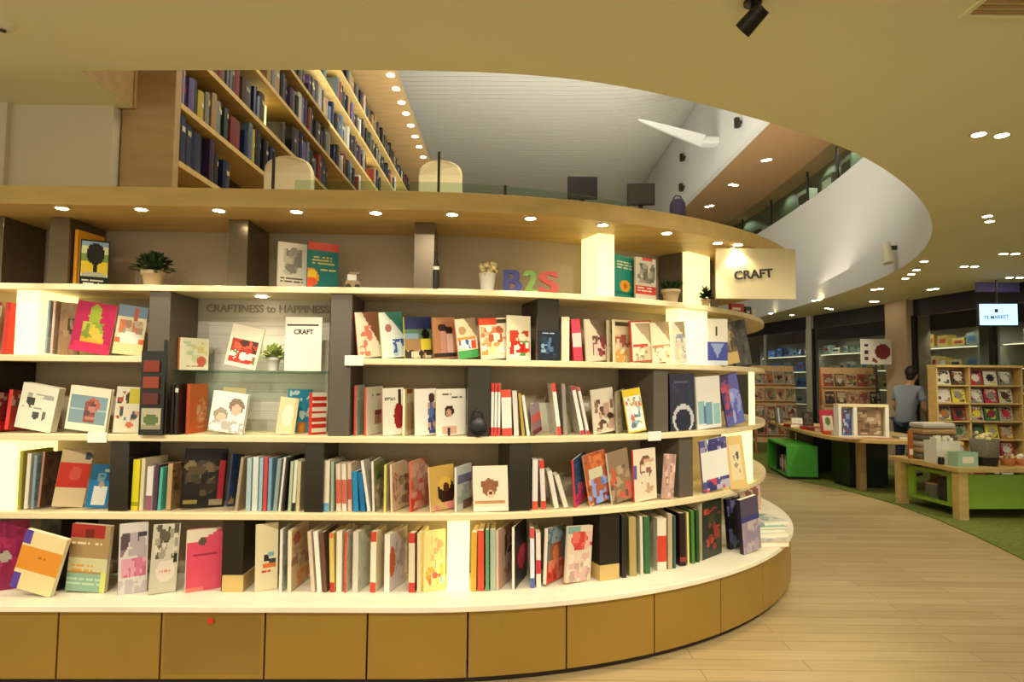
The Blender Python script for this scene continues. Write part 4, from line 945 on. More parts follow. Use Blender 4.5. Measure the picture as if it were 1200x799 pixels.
# hanging strip of packets on the dark alcove column
p0 = at_y(166, 398, 3.4); p1 = at_y(190, 503, 3.4)
t = thing('packet_strip', 'narrow dark strip of red packets standing against the alcove column', 'display', ((p0.x + p1.x) / 2, 3.405, ZC + .001))
W2 = (p1.x - p0.x) / 2; H = p0.z - ZC
m = MB(); m.box((-W2, 0, 0), (W2, .02, H - .06)); m.box((W2 - .012, 0, H - .06), (W2, .02, H)); m.build('backing', 'dark', t, .002)
for k in range(3):
    m = MB(); m.box((-W2 * .7, -.012, H - .17 - k * .085), (W2 * .6, -.0005, H - .11 - k * .085), rgb(('7c3020', '8c3c24', '5c2c24')[k])); m.build('packet', 'plain', t, .002)
m = MB(); g = paint(8, 10, 'b8b090', [('e', .5, .55, .4, .28, '5c7040'), ('r', 0, .8, 1, 1, '9c9078')], rng)
for j in range(10):
    for i in range(8):
        x0 = -W2 * .8 + W2 * 1.6 * i / 8; z1 = .14 - .11 * j / 10
        m.quad([(x0, -.001, z1 - .011), (x0 + W2 * .2, -.001, z1 - .011), (x0 + W2 * .2, -.001, z1), (x0, -.001, z1)], g[j][i])
m.build('picture', 'print', t)

# dark handbag-like pouch on the third shelf
p, a = on_shelf(560, ZC, .0)
t = thing('black_pouch', 'round black pouch sitting in front of the dark upright on third shelf', 'pouch', (p.x, p.y - .005, p.z))
m = MB(); m.ball((0, 0, .052), .052, 18, 12, None, (1.0, .35, 1.0)); m.build('pouch_body', 'black_plastic', t)
m = MB()
for k in range(10):
    a0, a1 = PI * k / 10, PI * (k + 1) / 10
    m.tube((.03 * math.cos(a0), 0, .096 + .045 * math.sin(a0)), (.03 * math.cos(a1), 0, .096 + .045 * math.sin(a1)), .004, 8)
m.build('strap', 'black_plastic', t)

# ---- rounded end of the deck: leaning book, flat stack, books propped behind
def lay(px, py_unused, off, z, w_, h_, t_, rz, bg, ops, spine, lab, grp='books stacked at the end of the deck'):
    s = s_at(px, off, z); p, a = path(s, off)
    R = Matrix.Translation((p.x, p.y, z)) @ Matrix.Rotation(rz, 4, 'Z') @ Matrix.Rotation(-PI / 2, 4, 'X') @ Matrix.Translation((-w_ / 2, -t_, -h_ / 2))
    return make_book('book', w_, h_, t_, bg, ops, spine, R, lab, 'book', grp, (14, 18))
zz = ZE + .001
for k, (th, w_, h_, c, rz, lab) in enumerate(((.03, .24, .30, 'd8b8a4', .1, 'pinkish magazine at the foot of the flat pile by the deck end'), (.032, .23, .30, 'e8e4d8', .22, 'thick white book second from the foot of the flat pile'),
        (.022, .21, .28, 'd4e4d8', .12, 'pale mint book in the middle of the flat pile'), (.018, .21, .28, '8cc0b4', .2, 'teal book second from the top of the flat pile'), (.022, .22, .29, 'e8ece4', .3, 'white book on top of the flat pile at the deck end'))):
    lay(893 + (k == 4) * 2, 0, .02 + .03 * (k == 0), zz, w_, h_, th, rz, c, [('n', .1, .1, .9, .9, 'b8ccc4 e8e4d8 98a8a8', .4)], c, lab)
    zz += th + .001
put(4, 'c', 872, 893, 586, -7, .03, '948494', [('r', 0, 0, 1, .34, '54485c'), ('r', 0, .34, 1, .42, '3c3c78'), ('n', .0, .45, 1, 1, 'a894a0 b8a4a8 8c8094', .5)], '2c2834', 'mauve and grey book leaning by the flat pile at the deck end', off=.08, w=.19)
put(4, 'c', 856, 872, 585, -6, .03, '1c1c28', [('n', 0, 0, 1, 1, '2c2c40 5c6088 181820', .5)], '14141c', 'black and blue book behind the mauve leaning book', off=-.04, w=.13)
p, a = path(CX + RR * math.radians(78), -.03)
make_book('book', .22, .31, .02, 'c8a898', [('n', .1, .1, .95, .9, 'a85c50 d8c4b4 7c5448 c8a090', .6)], 'd8ccc0', Matrix.Translation((p.x - .16, p.y, ZE + .001)) @ Matrix.Rotation(.3, 4, 'Z') @ Matrix.Rotation(-.05, 4, 'X'), 'cream and rust picture book standing behind the flat pile at the deck end', 'book', GRP[4])

# ------------------------------------------------------------------ the tall bookcase of the mezzanine, running back along the void
TX = -1.92
tb = thing('tall_bookcase', 'very long dark oak bookcase on the mezzanine crammed with books', 'bookcase', (TX, 3.64, 2.46))
Y1 = 13.4; L = Y1 - 3.64
rel = [1.235, 1.575, 1.94, 2.30, 2.66, 3.03, 3.40]
zs = [EYE + r - 2.46 for r in rel]
m = MB(); m.box((-.30, -.05, 0), (0, .012, 2.86)); m.build('end_panel', 'oak_dark', tb, .004)
for z in zs:
    m = MB(); m.box((-.30, .012, z - .034), (0, L, z)); m.build('shelf', 'oak', tb)
m = MB(); m.box((-.32, .012, 0), (-.30, L, 2.86)); m.build('back_panel', 'dark', tb)
m = MB(); m.box((-.32, -.05, 2.86), (.42, L, 2.98)); cn = m.build('canopy', 'oak_dark', tb, .004)
for px, py in ((449, 73), (458, 88), (464, 104), (471, 120), (477, 133), (482, 147), (488, 160), (492, 172), (496, 184)):
    q = at_z(px, py, 2.46 + 2.86)
    m = MB(); m.lathe([(.05, -.006), (.05, 0)], 14, (.36, q.y - 3.64, 2.86)); m.build('downlight_lens', 'lamp_soft', cn)
    spot((TX + .33, q.y, 5.30), (TX + .05, q.y + .1, 3.0), 6, 95)
for i, (yy, zi) in enumerate(((5.1, 2), (8.6, 4), (6.6, 5), (11.0, 5), (9.9, 3))):
    z0 = zs[zi]; z1 = (zs + [2.86])[zi + 1] - .036
    m = MB(); m.box((-.295, yy - 3.64, z0 + .001), (-.16, yy - 3.64 + .22, z1)); m.build('light_box', 'lit', tb)
cols = [('near black', '171519'), ('charcoal', '2c2a2c'), ('dark brown', '3c2a20'), ('navy', '1c2440'), ('deep plum', '38243c'), ('dull red', '6c2420'), ('slate', '54606c'), ('grey', '78746c'), ('pale', 'b8b0a0'), ('tan', '94744c'), ('dark green', '243428'), ('violet', '5c4c80'), ('olive yellow', 'a8942c')]
wts = [9, 7, 4, 5, 3, 2, 3, 3, 2.5, 2, 3, 1, .6]
g = random.Random(11)
def nth(n): return f"{n}{'th' if 10 <= n % 100 <= 20 else {1: 'st', 2: 'nd', 3: 'rd'}.get(n % 10, 'th')}"
lit_at = {2: (5.1,), 4: (8.6,), 5: (6.6, 11.0), 3: (9.9,)}
bk = []
for i, r in enumerate(rel):
    z = EYE + r
    y = max(3.68, r / .485); ye = min(13.2, r / .285)
    n = 0
    while y < ye:
        tk = g.choice((.035, .05, .06, .08, .1, .13)) * g.uniform(.8, 1.2); hh = min(g.uniform(.2, .31), .29)
        if g.random() < .12 or any(abs(y + tk / 2 - (b + .11)) < .14 + tk / 2 for b in lit_at.get(i, ())): y += g.uniform(.05, .16); continue
        nm, hx = g.choices(cols, wts)[0]
        if i == 1 and n == 0: nm, hx = 'violet', '8c7498'
        n += 1; bk.append((tk * hh / y ** 2.6, i, n, y, z, tk, hh, nm, hx, g.uniform(.17, .24), g.uniform(.01, .05)))
        y += tk + .002
bk.sort(reverse=True)
far = MB()
for q, (_, i, n, y, z, tk, hh, nm, hx, dp, ins) in enumerate(bk):
    c = rgb(hx); m = MB() if q < 78 else far
    P = [(-dp, 0), (-.012, 0), (-.002, tk * .25), (0, tk * .5), (-.002, tk * .75), (-.012, tk), (-dp, tk)]
    ox, oy, oz = (0, 0, 0) if q < 78 else (TX - ins, y, z + .0008)
    m.prism([(x + ox, yy + oy) for x, yy in P], oz, oz + hh, c)
    if g.random() < .6:
        bz = oz + hh * g.uniform(.5, .8); c2 = rgb(g.choice(['b8a878', '98948c', 'c8c0b0', '8c3028']))
        m.quad([(ox + .0008, oy + tk * .3, bz), (ox + .0008, oy + tk * .7, bz), (ox + .0008, oy + tk * .7, bz + .03), (ox + .0008, oy + tk * .3, bz + .03)], c2)
    if q < 78:
        o = m.build('book', 'print'); o.location = (TX - ins, y, z + .0008)
        tag(o, f'{nm} book, {nth(n)} from the near end, shelf {["one", "two", "three", "four", "five", "six", "seven"][i]} of the tall bookcase', 'book', 'books in the tall bookcase')
o = far.build('distant_books', 'print'); tag(o, 'mass of dark books filling the far length of the tall bookcase', 'books'); o['kind'] = 'stuff'

# ---- mezzanine: glass upstand with posts, cream chairs, counter with two monitors and a bag
gr = thing('glass_railing', 'low clear glass railing with dark posts behind the canopy', 'railing', (0, 0, 2.461))
sa, sb = s_at(345, -.5, 2.6), CX + RR * math.radians(58)
m = MB(); ribbon(m, sa, sb, -.512, -.5, .0, .272); m.build('glass_pane', 'teal_glass', gr)
for px, h_ in ((320, .44), (514, .46), (592, .272)):
    s = s_at(px, -.49, 2.7); p, a = path(s, -.49)
    m = MB(); m.box((-.008, -.008, 0), (.008, .008, h_), at=(p.x, p.y, 0), rot=a); m.build('post', 'steel', gr, .001)
def chair(px, top, Y, label):
    p = at_y(px, top, Y)
    t = thing('rounded_chair', label, 'chair', (p.x, Y, 2.46), 0, 'cream chairs behind the glass railing')
    H = p.z - 2.46; w_ = .185
    m = MB()
    prof = [(-w_, .34)] + [(-w_ + .03 * 0, H - .12)] + [(-w_ * math.cos(PI * k / 10 * 1.0), H - .12 + .12 * math.sin(PI * k / 10) ** .7) for k in range(1, 10)] + [(w_, H - .12), (w_, .34)]
    n = len(prof); vs = [(x, -.03 + .05 * (x / w_) ** 2, z) for x, z in prof] + [(x * .96, .05 + .05 * (x / w_) ** 2, z - .01) for x, z in prof]
    m.add(vs, [tuple(range(n)), tuple(range(2 * n - 1, n - 1, -1))] + [(i, n + i, n + (i + 1) % n, (i + 1) % n) for i in range(n)])
    m.build('backrest', 'cream_leather', t, .012)
    m = MB(); m.box((-w_, .02, .34), (w_, .42, .44)); m.build('seat', 'cream_leather', t, .02)
    for x in (-.15, .15):
        for y in (.05, .38):
            m = MB(); m.tube((x, y, 0), (x, y, .34), .014, 10); m.build('leg', 'steel', t)
    return t
chair(337, 183, 4.75, 'cream round backed chair in front of the tall bookcase')
chair(516, 188, 5.3, 'cream round backed chair beside the far end of the tall bookcase')
cb = thing('low_counter', 'low dark counter behind the glass railing carrying two screens', 'counter', (.95, 5.75, 2.46))
m = MB(); m.box((-.68, -.2, .04), (.62, .2, .40)); m.build('body', 'oak_dark', cb, .004)
m = MB(); m.box((-.70, -.21, .40), (.64, .21, .425)); m.build('top', 'oak', cb, .003)
m = MB(); m.box((-.65, -.17, 0), (.6, .17, .04)); m.build('plinth', 'dark', cb)
for px0, px1, y0, y1, lab, rz in ((665, 700, 207, 230, 'black monitor on the low counter behind the glass railing', .03), (735, 767, 215, 237, 'dark brown faced monitor nearer the white beam on the low counter', -.1)):
    a_, b_ = at_y(px0, y0, 5.75), at_y(px1, y1, 5.75)
    t = thing('monitor', lab, 'monitor', ((a_.x + b_.x) / 2, 5.75, 2.886), rz, 'monitors on the mezzanine counter')
    w_, zt, zb = (b_.x - a_.x) / 2, a_.z - 2.886, max(.03, b_.z - 2.886 - .03)
    m = MB(); m.box((-w_, -.015, zb), (w_, .015, zt)); m.build('screen_body', 'black_plastic', t, .004)
    m = MB(); m.box((-w_ + .012, -.018, zb + .012), (w_ - .012, -.0155, zt - .012)); m.build('screen_face', 'dark' if px0 < 700 else 'toe', t)
    m = MB(); m.box((-.02, .0155, .01), (.02, .04, zt * .6)); m.build('stand', 'black_plastic', t)
    m = MB(); m.box((-.09, -.06, 0), (.09, .07, .01)); m.build('base', 'black_plastic', t, .002)
p = at_y(794, 233, 5.75)
t = thing('purple_bag', 'small dark purple bag at the end of the low counter', 'bag', (p.x, 5.75, 2.886))
m = MB(); m.lathe([(.05, 0), (.075, .03), (.07, p.z - 2.886 - .05), (.05, p.z - 2.886 - .01), (.02, p.z - 2.886)], 16); m.build('bag_body', 'purple_cloth', t)
m = MB()
for k in range(8):
    a0, a1 = PI * k / 8, PI * (k + 1) / 8; zt = p.z - 2.886 - .02
    m.tube((.04 * math.cos(a0), 0, zt + .05 * math.sin(a0)), (.04 * math.cos(a1), 0, zt + .05 * math.sin(a1)), .006, 8)
m.build('handle', 'purple_cloth', t)

# ---- white blade from the beam, small beam spots, upper glazing
bl = thing('ceiling_fin', 'long white tapered fin jutting out from the white beam under the vault', 'fin')
y_ = 12.6
q0 = at_y(822, 165, y_); q1 = at_y(748, 140, y_ - .6)
m = MB(); vs = []
for k in range(9):
    f = k / 8; c = q0.lerp(q1, f); hw = .28 * (1 - f) ** .7 + .03; th = .10 * (1 - f) + .02
    vs += [(c.x, c.y - hw, c.z), (c.x, c.y, c.z - th), (c.x, c.y + hw, c.z), (c.x, c.y, c.z + th)]
fs = []
for k in range(8):
    for j in range(4): fs.append((4 * k + j, 4 * k + (j + 1) % 4, 4 * k + 4 + (j + 1) % 4, 4 * k + 4 + j))
m.add(vs, fs + [(3, 2, 1, 0), (32, 33, 34, 35)]); m.build('blade', 'beam_white', bl, .01)
m = MB(); m.box((q0.x - .02, y_ - .14, q0.z - .09), (4.05, y_ + .14, q0.z + .05)); m.build('mount', 'beam_white', bl, .03)
for px, py, lab in ((869, 143, 'small grey spotlight on the white beam, nearer its wide end'), (803, 184, 'small grey spotlight on the white beam beside the blade'), (802, 219, 'small grey spotlight low on the white beam near the mezzanine')):
    r_ = ray(px, py); k = 4.045 / r_.x; q = CAM + r_ * k
    t = thing('beam_spotlight', lab, 'spotlight', q, 0, 'spotlights on the white beam')
    m = MB(); m.tube((0, 0, 0), (-.07, 0, 0), .03, 12); m.build('bracket', 'steel', t)
    m = MB(); m.tube((-.08, -.02, -.09), (-.08, .02, .07), .06, 14, .05); m.build('housing', 'steel', t)
gl = bpy.data.objects.new('window_4', None); COL.objects.link(gl); struct(gl)
go = offs(rcu, .06)
m = MB()
for a, b in zip(go, go[1:]): m.quad([(a[0], a[1], ZP), (b[0], b[1], ZP), (b[0], b[1], 5.77), (a[0], a[1], 5.77)])
m.build('window_pane', 'teal_glass', gl)
acc = 0; last = go[0]
for q in go[1:]:
    acc += math.hypot(q[0] - last[0], q[1] - last[1]); last = q
    if acc > 1.35 and q[1] > 7:
        acc = 0; m = MB(); m.box((-.015, -.03, ZP), (.015, .03, 5.61), at=(q[0], q[1], 0)); m.build('window_mullion', 'frame_black', gl)
of = offs(rcu, .30); g = random.Random(5); k = 0; acc = .5; last = of[0]
for q in of[1:]:
    acc += math.hypot(q[0] - last[0], q[1] - last[1]); last = q
    if acc > .72 and 8 < q[1] < 18:
        acc = 0; hh = g.uniform(.16, .46); k += 1; hx = ['8c9c84', '5c6c60', 'b8c0a8', '3c443c'][k % 4]
        t = thing('shop_display', f'{["grey green", "slate green", "pale green", "dark green"][k % 4]} display box behind the upper glass, {nth(k)} from its near end', 'display', (q[0], q[1], ZP - .019), .25 * (q[1] - 12) / 4, 'display boxes behind the upper glass')
        m = MB(); m.box((-.1, -.22, 0), (.1, .22, hh), rgb(hx)); m.build('box', 'plain', t, .01)
        m = MB(); m.box((-.104, -.17, hh * .2), (-.101, .17, hh * .8), rgb('ccd4bc' if k % 2 else '2c342c')); m.build('front_panel', 'plain', t)

# ------------------------------------------------------------------ ceiling fittings
g = random.Random(2)
def downlight(px, py, z, label, r=.045, group='recessed ceiling downlights', e=0):
    q = at_z(px, py, z)
    t = thing('ceiling_downlight', label, 'downlight', (q.x, q.y, z), 0, group)
    m = MB(); m.lathe([(r * 1.0, -.005), (r * 1.45, -.005), (r * 1.5, 0), (r, 0)], 18); m.build('trim_ring', 'trim_ring', t)
    m = MB(); m.lathe([(r, -.006), (r, 0)], 18); m.build('lens', 'lamp', t)
    return q
DL = [(1147, 157), (1174, 158), (1157, 253), (1160, 259), (1083, 306), (1074, 316), (1068, 321), (1176, 297), (1190, 297), (1183, 325), (1195, 325), (1061, 326), (960, 351), (954, 352), (969, 361), (974, 362), (903, 367), (928, 369), (1024, 339), (1032, 338), (1090, 339), (1097, 338), (1022, 353), (1027, 353), (1130, 312), (1142, 312)]
DL.sort(key=lambda q: at_z(q[0], q[1], CEIL).length)
for i, (px, py) in enumerate(DL):
    q = at_z(px, py, CEIL)
    downlight(px, py, CEIL, f'bright recessed ceiling downlight, {nth(i + 1)} counting from the air vent into the shop', .036 if py < 280 else .042)
for i, (px, py) in enumerate(((940, 149), (948, 147), (896, 188), (901, 187), (857, 216), (862, 217), (829, 242), (834, 241))):
    q = at_z(px, py, 5.77)
    downlight(px, py, 5.77, f'downlight in the brown upper soffit, {ORD[i + 1]} counting from the opening edge', .055, 'soffit downlights')
tk = at_z(882, 2, CEIL)
t = thing('track_spotlight', 'black cylindrical spotlight hanging from the cream ceiling above the bookcase', 'spotlight', (tk.x, tk.y, CEIL))
m = MB(); m.lathe([(.035, -.012), (.035, 0)], 18); m.build('ceiling_plate', 'black_plastic', t)
m = MB(); m.tube((0, 0, -.012), (0, 0, -.05), .008, 10); m.build('stem', 'black_plastic', t)
m = MB(); m.tube((.03, -.03, -.04), (-.03, .035, -.1), .032, 18, .036); m.build('housing', 'black_plastic', t)
q = at_z(1185, 8, CEIL)
t = thing('air_vent', 'square slatted air vent in the cream ceiling', 'vent', (q.x + .03, q.y - .12, CEIL))
m = MB(); W_ = .19
for a_, b_ in (((-W_, -W_), (W_, -W_ + .02)), ((-W_, W_ - .02), (W_, W_)), ((-W_, -W_ + .02), (-W_ + .02, W_ - .02)), ((W_ - .02, -W_ + .02), (W_, W_ - .02))):
    m.box((a_[0], a_[1], -.01), (b_[0], b_[1], 0))
m.build('vent_frame', 'ceiling_paint', t)
m = MB()
for k in range(9): m.box((-W_ + .02, -W_ + .03 + k * .038, -.008), (W_ - .02, -W_ + .045 + k * .038, 0))
m.build('slats', 'oak_dark', t)
q = at_z(4, 28, CEIL)
t = thing('smoke_detector', 'small round smoke detector on the cream ceiling', 'detector', (q.x, q.y, CEIL))
m = MB(); m.lathe([(.025, -.028), (.04, -.02), (.045, 0)], 18); m.build('detector_body', 'trim_ring', t)
m = MB(); m.lathe([(.012, -.034), (.012, -.028)], 12); m.build('sensor', 'steel', t)
for px, py, lab in ((1048, 277, 'tall grey loudspeaker grille on the white parapet'),):
    r_ = ray(px, py); best = min(range(len(curve)), key=lambda i: abs(curve[i][0] / curve[i][1] - r_.x / r_.y) if curve[i][1] > 6 else 9)
    q = curve[best]; z_ = EYE + r_.z / r_.y * q[1]
    a2 = curve[best + 1]; an = math.atan2(a2[1] - q[1], a2[0] - q[0])
    t = thing('wall_lamp', 'small grey lamp fixed on the white parapet', 'lamp', (q[0], q[1], z_ - .2), an)
    m = MB(); m.tube((0, 0, .05), (0, .1, .05), .03, 12); m.build('arm', 'steel', t)
    m = MB(); m.tube((-.02, .1, -.16), (.02, .12, .12), .07, 14, .055); m.build('shade', 'trim_ring', t)

# ------------------------------------------------------------------ shop front along the far side
def WX(Y): return 8.76 - .137 * Y
WA = math.atan2(1, -.137)
def wbox(mb, y0, y1, z0, z1, d0, d1, col=None):
    n = Vector((1, .137)).normalized()
    P = [(WX(y0) + n.x * d0, y0 + n.y * d0), (WX(y1) + n.x * d0, y1 + n.y * d0), (WX(y1) + n.x * d1, y1 + n.y * d1), (WX(y0) + n.x * d1, y0 + n.y * d1)]
    mb.prism(P[::-1] if False else P, z0, z1, col)
m = MB(); wbox(m, 11.58, 12.12, 0, CEIL, -.12, .35); struct(m.build('column', 'column_paint', None, .004))
m = MB(); wbox(m, 5.0, 18.5, 2.72, CEIL, .02, .12); struct(m.build('trim_1', 'shop_dark'))
m = MB(); wbox(m, 5.0, 18.5, 0, CEIL, 1.9, 2.0); struct(m.build('wall_right', 'shop_dark'))
m = MB(); wbox(m, 18.5, 18.6, 0, CEIL, -.5, 2.0); struct(m.build('wall_end', 'column_paint'))
for n_, (y0, y1, fm, dv) in enumerate(((14.75, 18.4, 'mullion', 2), (12.15, 14.55, 'frame_black', 1), (5.2, 11.55, 'frame_black', 4))):
    w_ = bpy.data.objects.new(f'window_{n_ + 1}', None); COL.objects.link(w_); w_['kind'] = 'structure'
    for k in range(dv + 1):
        yy = y0 + (y1 - y0) * k / dv
        m = MB(); wbox(m, yy - .035, yy + .035, .001, 2.72, -.03, .05); m.build('window_frame', fm, w_)
    for k in range(dv):
        m = MB(); wbox(m, y0 + (y1 - y0) * k / dv + .036, y0 + (y1 - y0) * (k + 1) / dv - .036, .03, 2.7, 0, .01); m.build('window_pane', 'shop_glass', w_)
m = MB(); wbox(m, 14.56, 14.74, 0, CEIL, -.04, .1); struct(m.build('trim_2', 'mullion'))
# lit shelving in the shop behind the glass
g = random.Random(21); nb = 0
UN = [(15.9, 18.2, 'blue'), (13.1, 15.5, 'cream'), (11.0, 12.75, 'yellow'), (8.6, 10.6, 'grey')]
pal = {'blue': ['3c7cc0', '5c90c8', '7c8c98', '8c5c54', 'a8b8b8'], 'cream': ['dcd4bc', 'a8c0bc', '6c9c70', 'c8c0a8', 'b8a468', '88a0a8'], 'yellow': ['d8b85c', 'c8a850', 'dccc90', 'e0d8c0', '8c9890'], 'grey': ['c8ccc4', '9ca098', 'd8d0b0', '60686c']}
for ui, (y0, y1, nm) in enumerate(UN):
    u = thing('shop_shelving', f'lit shelving with {nm} goods behind the shop glass', 'shelving', (0, 0, 0), 0, 'lit shelving in the shop')
    for yy in (y0, y1):
        m = MB(); wbox(m, yy - .02, yy + .02, .002, 2.55, .75, 1.2); m.build('side_panel', 'shop_shelf', u)
    m = MB(); wbox(m, y0, y1, .002, 2.55, 1.2, 1.24); m.build('back_panel', 'shop_shelf', u)
    for k, z in enumerate((.5, 1.0, 1.4, 1.8, 2.2)):
        m = MB(); wbox(m, y0 + .02, y1 - .02, z - .025, z, .75, 1.2); sh = m.build('shelf', 'shop_shelf', u)
        if z > .8:
            m = MB(); wbox(m, y0 + .03, y1 - .03, z - .034, z - .026, .8, .86); m.build('led_strip', 'shop_led', sh)
            yy = y0 + .06; cn_ = 0
            while yy < y1 - .3:
                ln = g.uniform(.12, .3); hh = g.uniform(.1, .26); cn_ += 1; hx = g.choice(pal[nm])
                mm = MB(); wbox(mm, yy, yy + ln, z + .001, z + hh, .8, .98, rgb(hx))
                wbox(mm, yy + ln * .2, yy + ln * .8, z + hh * .3, z + hh * .7, .797, .7995, rgb(g.choice(['f0ece0', '3c3c3c', 'b84838', '4c78a8'])))
                o = mm.build('product_box', 'plain')
                tag(o, f'{nth(cn_)} box along shelf {["two", "three", "four", "five"][k - 1]} of the {nm} goods shelving', 'box', 'boxes on the shop shelving'); yy += ln + g.uniform(.02, .15)
    n2 = Vector((1, .137)).normalized(); yc = (y0 + y1) / 2
    for f_ in (.25, .75):
        yl = y0 + (y1 - y0) * f_; spot((WX(yl) + n2.x * .45, yl, 2.68), (WX(yl) + n2.x * .95, yl + .1, 1.3), 15, 120, (.75, .86, 1) if nm == 'blue' else (1, .93, .74))
# white poster with a dark red disc hung inside the glass
yp = 11.72
t = thing('wall_poster', 'white poster with a dark red disc on a slim stand by the column', 'poster', (WX(yp) - .06, yp, 1.66))
a_, b_ = at_y(1008, 397, yp), at_y(1045, 427, yp)
w_, h_ = (b_.x - a_.x), (a_.z - b_.z)
m = MB(); gg = paint(24, 20, 'd0c8bc', [('e', .72, .5, .26, .3, '6c2420'), ('r', .12, .18, .24, .32, '2c2828'), ('r', .12, .44, .24, .58, '3c3028'), ('r', .12, .7, .24, .84, '5c4440'), ('e', .42, .82, .06, .08, '7c3430'), ('e', .5, .9, .04, .05, '7c3430')], g)
for j in range(20):
    for i in range(24):
        x0 = -w_ / 2 + w_ * i / 24; z1 = h_ / 2 - h_ * j / 20
        m.quad([(x0, -.004, z1 - h_ / 20), (x0 + w_ / 24, -.004, z1 - h_ / 20), (x0 + w_ / 24, -.004, z1), (x0, -.004, z1)], gg[j][i])
t.location = ((a_.x + b_.x) / 2, yp, (a_.z + b_.z) / 2)
m.build('print', 'print', t)
m = MB(); m.box((-w_ / 2, -.003, -h_ / 2), (w_ / 2, .003, h_ / 2)); m.build('board', 'white_plastic', t)
m = MB(); m.box((-.012, .004, -t.location.z + .016), (.012, .016, h_ / 2)); m.build('stand_post', 'steel', t)
m = MB(); m.lathe([(.14, 0), (.13, .015)], 20, (0, .0, -t.location.z + .001)); m.build('stand_base', 'steel', t)
# bright screen hung from the ceiling
Yt = 9.25
a_, b_ = at_y(1149, 356, Yt), at_y(1191, 381, Yt)
t = thing('hanging_screen', 'bright pale blue display screen hung below the ceiling', 'screen', ((a_.x + b_.x) / 2, Yt, (a_.z + b_.z) / 2), -.12)
w_, h_ = (b_.x - a_.x) / 2, (a_.z - b_.z) / 2
m = MB(); m.box((-w_ - .015, 0, -h_ - .015), (w_ + .015, .05, h_ + .015)); m.build('bezel', 'frame_black', t, .004)
m = MB(); m.box((-w_, -.003, -h_), (w_, -.0005, h_)); m.build('screen_face', 'screen', t)
m = MB(); m.box((-w_ * .2, -.005, h_ * .2), (-w_ * .02, -.0035, h_ * .52)); m.build('emblem', 'screen_ink', t)
text_mesh('screen_text', 'TE MARKET', .075, 'screen_ink', .0008, .001, t, upright((-.03, -.0045, -.04), 0, .05), width=.33)
m = MB(); m.tube((0, .025, h_ + .015), (0, .025, CEIL - t.location.z), .015, 12); m.build('hanger', 'steel', t)
m = MB(); a_, b_ = at_y(1146, 335, 9.5), at_y(1200, 342, 9.5); m.box((a_.x, 9.5, b_.z), (a_.x + 1.2, 9.56, CEIL - .001)); o = m.build('trim_3', 'violet'); struct(o)  # violet colour stands in for the screen's bluish glare on the soffit trim

# ------------------------------------------------------------------ tables and what stands on them
t1 = thing('display_table', 'long oak display table with a bowed edge and a dark cabinet base', 'table', (5.4, 10.6, 0))
def loc(x, y): return (x - 5.4, y - 10.6)
front = chaikin([(5.05, 12.75), (4.72, 10.9), (4.52, 9.6), (4.62, 8.95), (5.1, 8.68), (5.98, 8.62)], 2)
poly = [loc(x, y) for x, y in front[::-1]] + [loc(5.05, 12.75), loc(5.85, 12.1), loc(6.15, 10.4), loc(6.25, 8.7)]
poly = [loc(x, y) for x, y in front] + [loc(6.03, 8.75), loc(6.03, 10.4), loc(5.85, 12.1)]
m = MB(); m.prism(poly, .70, .75); m.build('tabletop', 'oak', t1, .006)
for x0, x1, y0, y1, mt in ((4.85, 5.42, 9.4, 9.9, 'dark_green'), (5.2, 5.75, 11.2, 11.9, 'dark_green')):
    m = MB(); a_, b_ = loc(x0, y0), loc(x1, y1); m.box((a_[0], a_[1], .05), (b_[0], b_[1], .70)); m.build('cabinet_base', mt, t1, .006)
    m = MB(); m.box((a_[0] + .03, a_[1] + .03, 0), (b_[0] - .03, b_[1] - .03, .05)); m.build('plinth', 'dark', t1)
for x, y in ((4.95, 9.25), (4.98, 11.6), (6.0, 9.1)):
    a_ = loc(x, y); m = MB(); m.box((a_[0] - .05, a_[1] - .05, 0), (a_[0] + .05, a_[1] + .05, .70)); m.build('leg', 'oak_dark', t1, .004)
def bin_(name, label, x, y, rz, W_, D_, H_, mt, niche=True, z=0.0, top='oak'):
    t = thing(name, label, 'storage bin', (x, y, z), rz)
    k = .03
    m = MB(); m.box((0, 0, .05), (W_, k, .05 + H_)); m.build('front_panel', mt, t, .004)
    m = MB(); m.box((0, D_ - k, .05), (W_, D_, .05 + H_)); m.build('rear_panel', mt, t, .004)
    m = MB(); m.box((W_ - k, k, .05), (W_, D_ - k, .05 + H_)); m.build('side_panel', mt, t, .004)
    m = MB(); m.box((0, k, .05), (W_ - k, D_ - k, .08)); m.build('bottom_panel', mt, t)
    m = MB(); m.box((0, k, .02 + H_), (W_ - k, D_ - k, .05 + H_)); m.build('top_panel', mt, t)
    m = MB(); m.box((0, D_ * .5, .08), (W_ - k, D_ * .5 + k, .02 + H_)); m.build('divider', 'dark', t)
    m = MB(); m.box((.05, .05, 0), (W_ - .05, D_ - .05, .05)); m.build('plinth', 'dark', t)
    return t
g1 = bin_('storage_bin', 'bright green open sided bin under the long display table', 4.30, 10.2, -.16, .46, 1.3, .48, 'green_paint')
cs2 = ['8c3428', '24202c', 'b8a488', '3c2c28', '6c2c2c', 'c8b8a0', '1c2838', '2c2420']
for k in range(8):
    w2 = MB(); w2.box((0, 0, 0), (.18, .045, .26), rgb(cs2[k])); w2.box((-.0012, .01, .06), (-.0003, .035, .2), rgb('d8d0bc'))
    o = w2.build('book', 'plain'); M2 = g1.matrix_basis if False else Matrix.Translation((4.30, 10.2, 0)) @ Matrix.Rotation(-.16, 4, 'Z')
    o.matrix_world = M2 @ Matrix.Translation((.03, .06 + k * .065, .081)); tag(o, f'{["dull red", "near black", "beige", "dark brown", "maroon", "cream", "navy", "black brown"][k]} book filed in the bright green bin', 'book', 'books in the green bin')
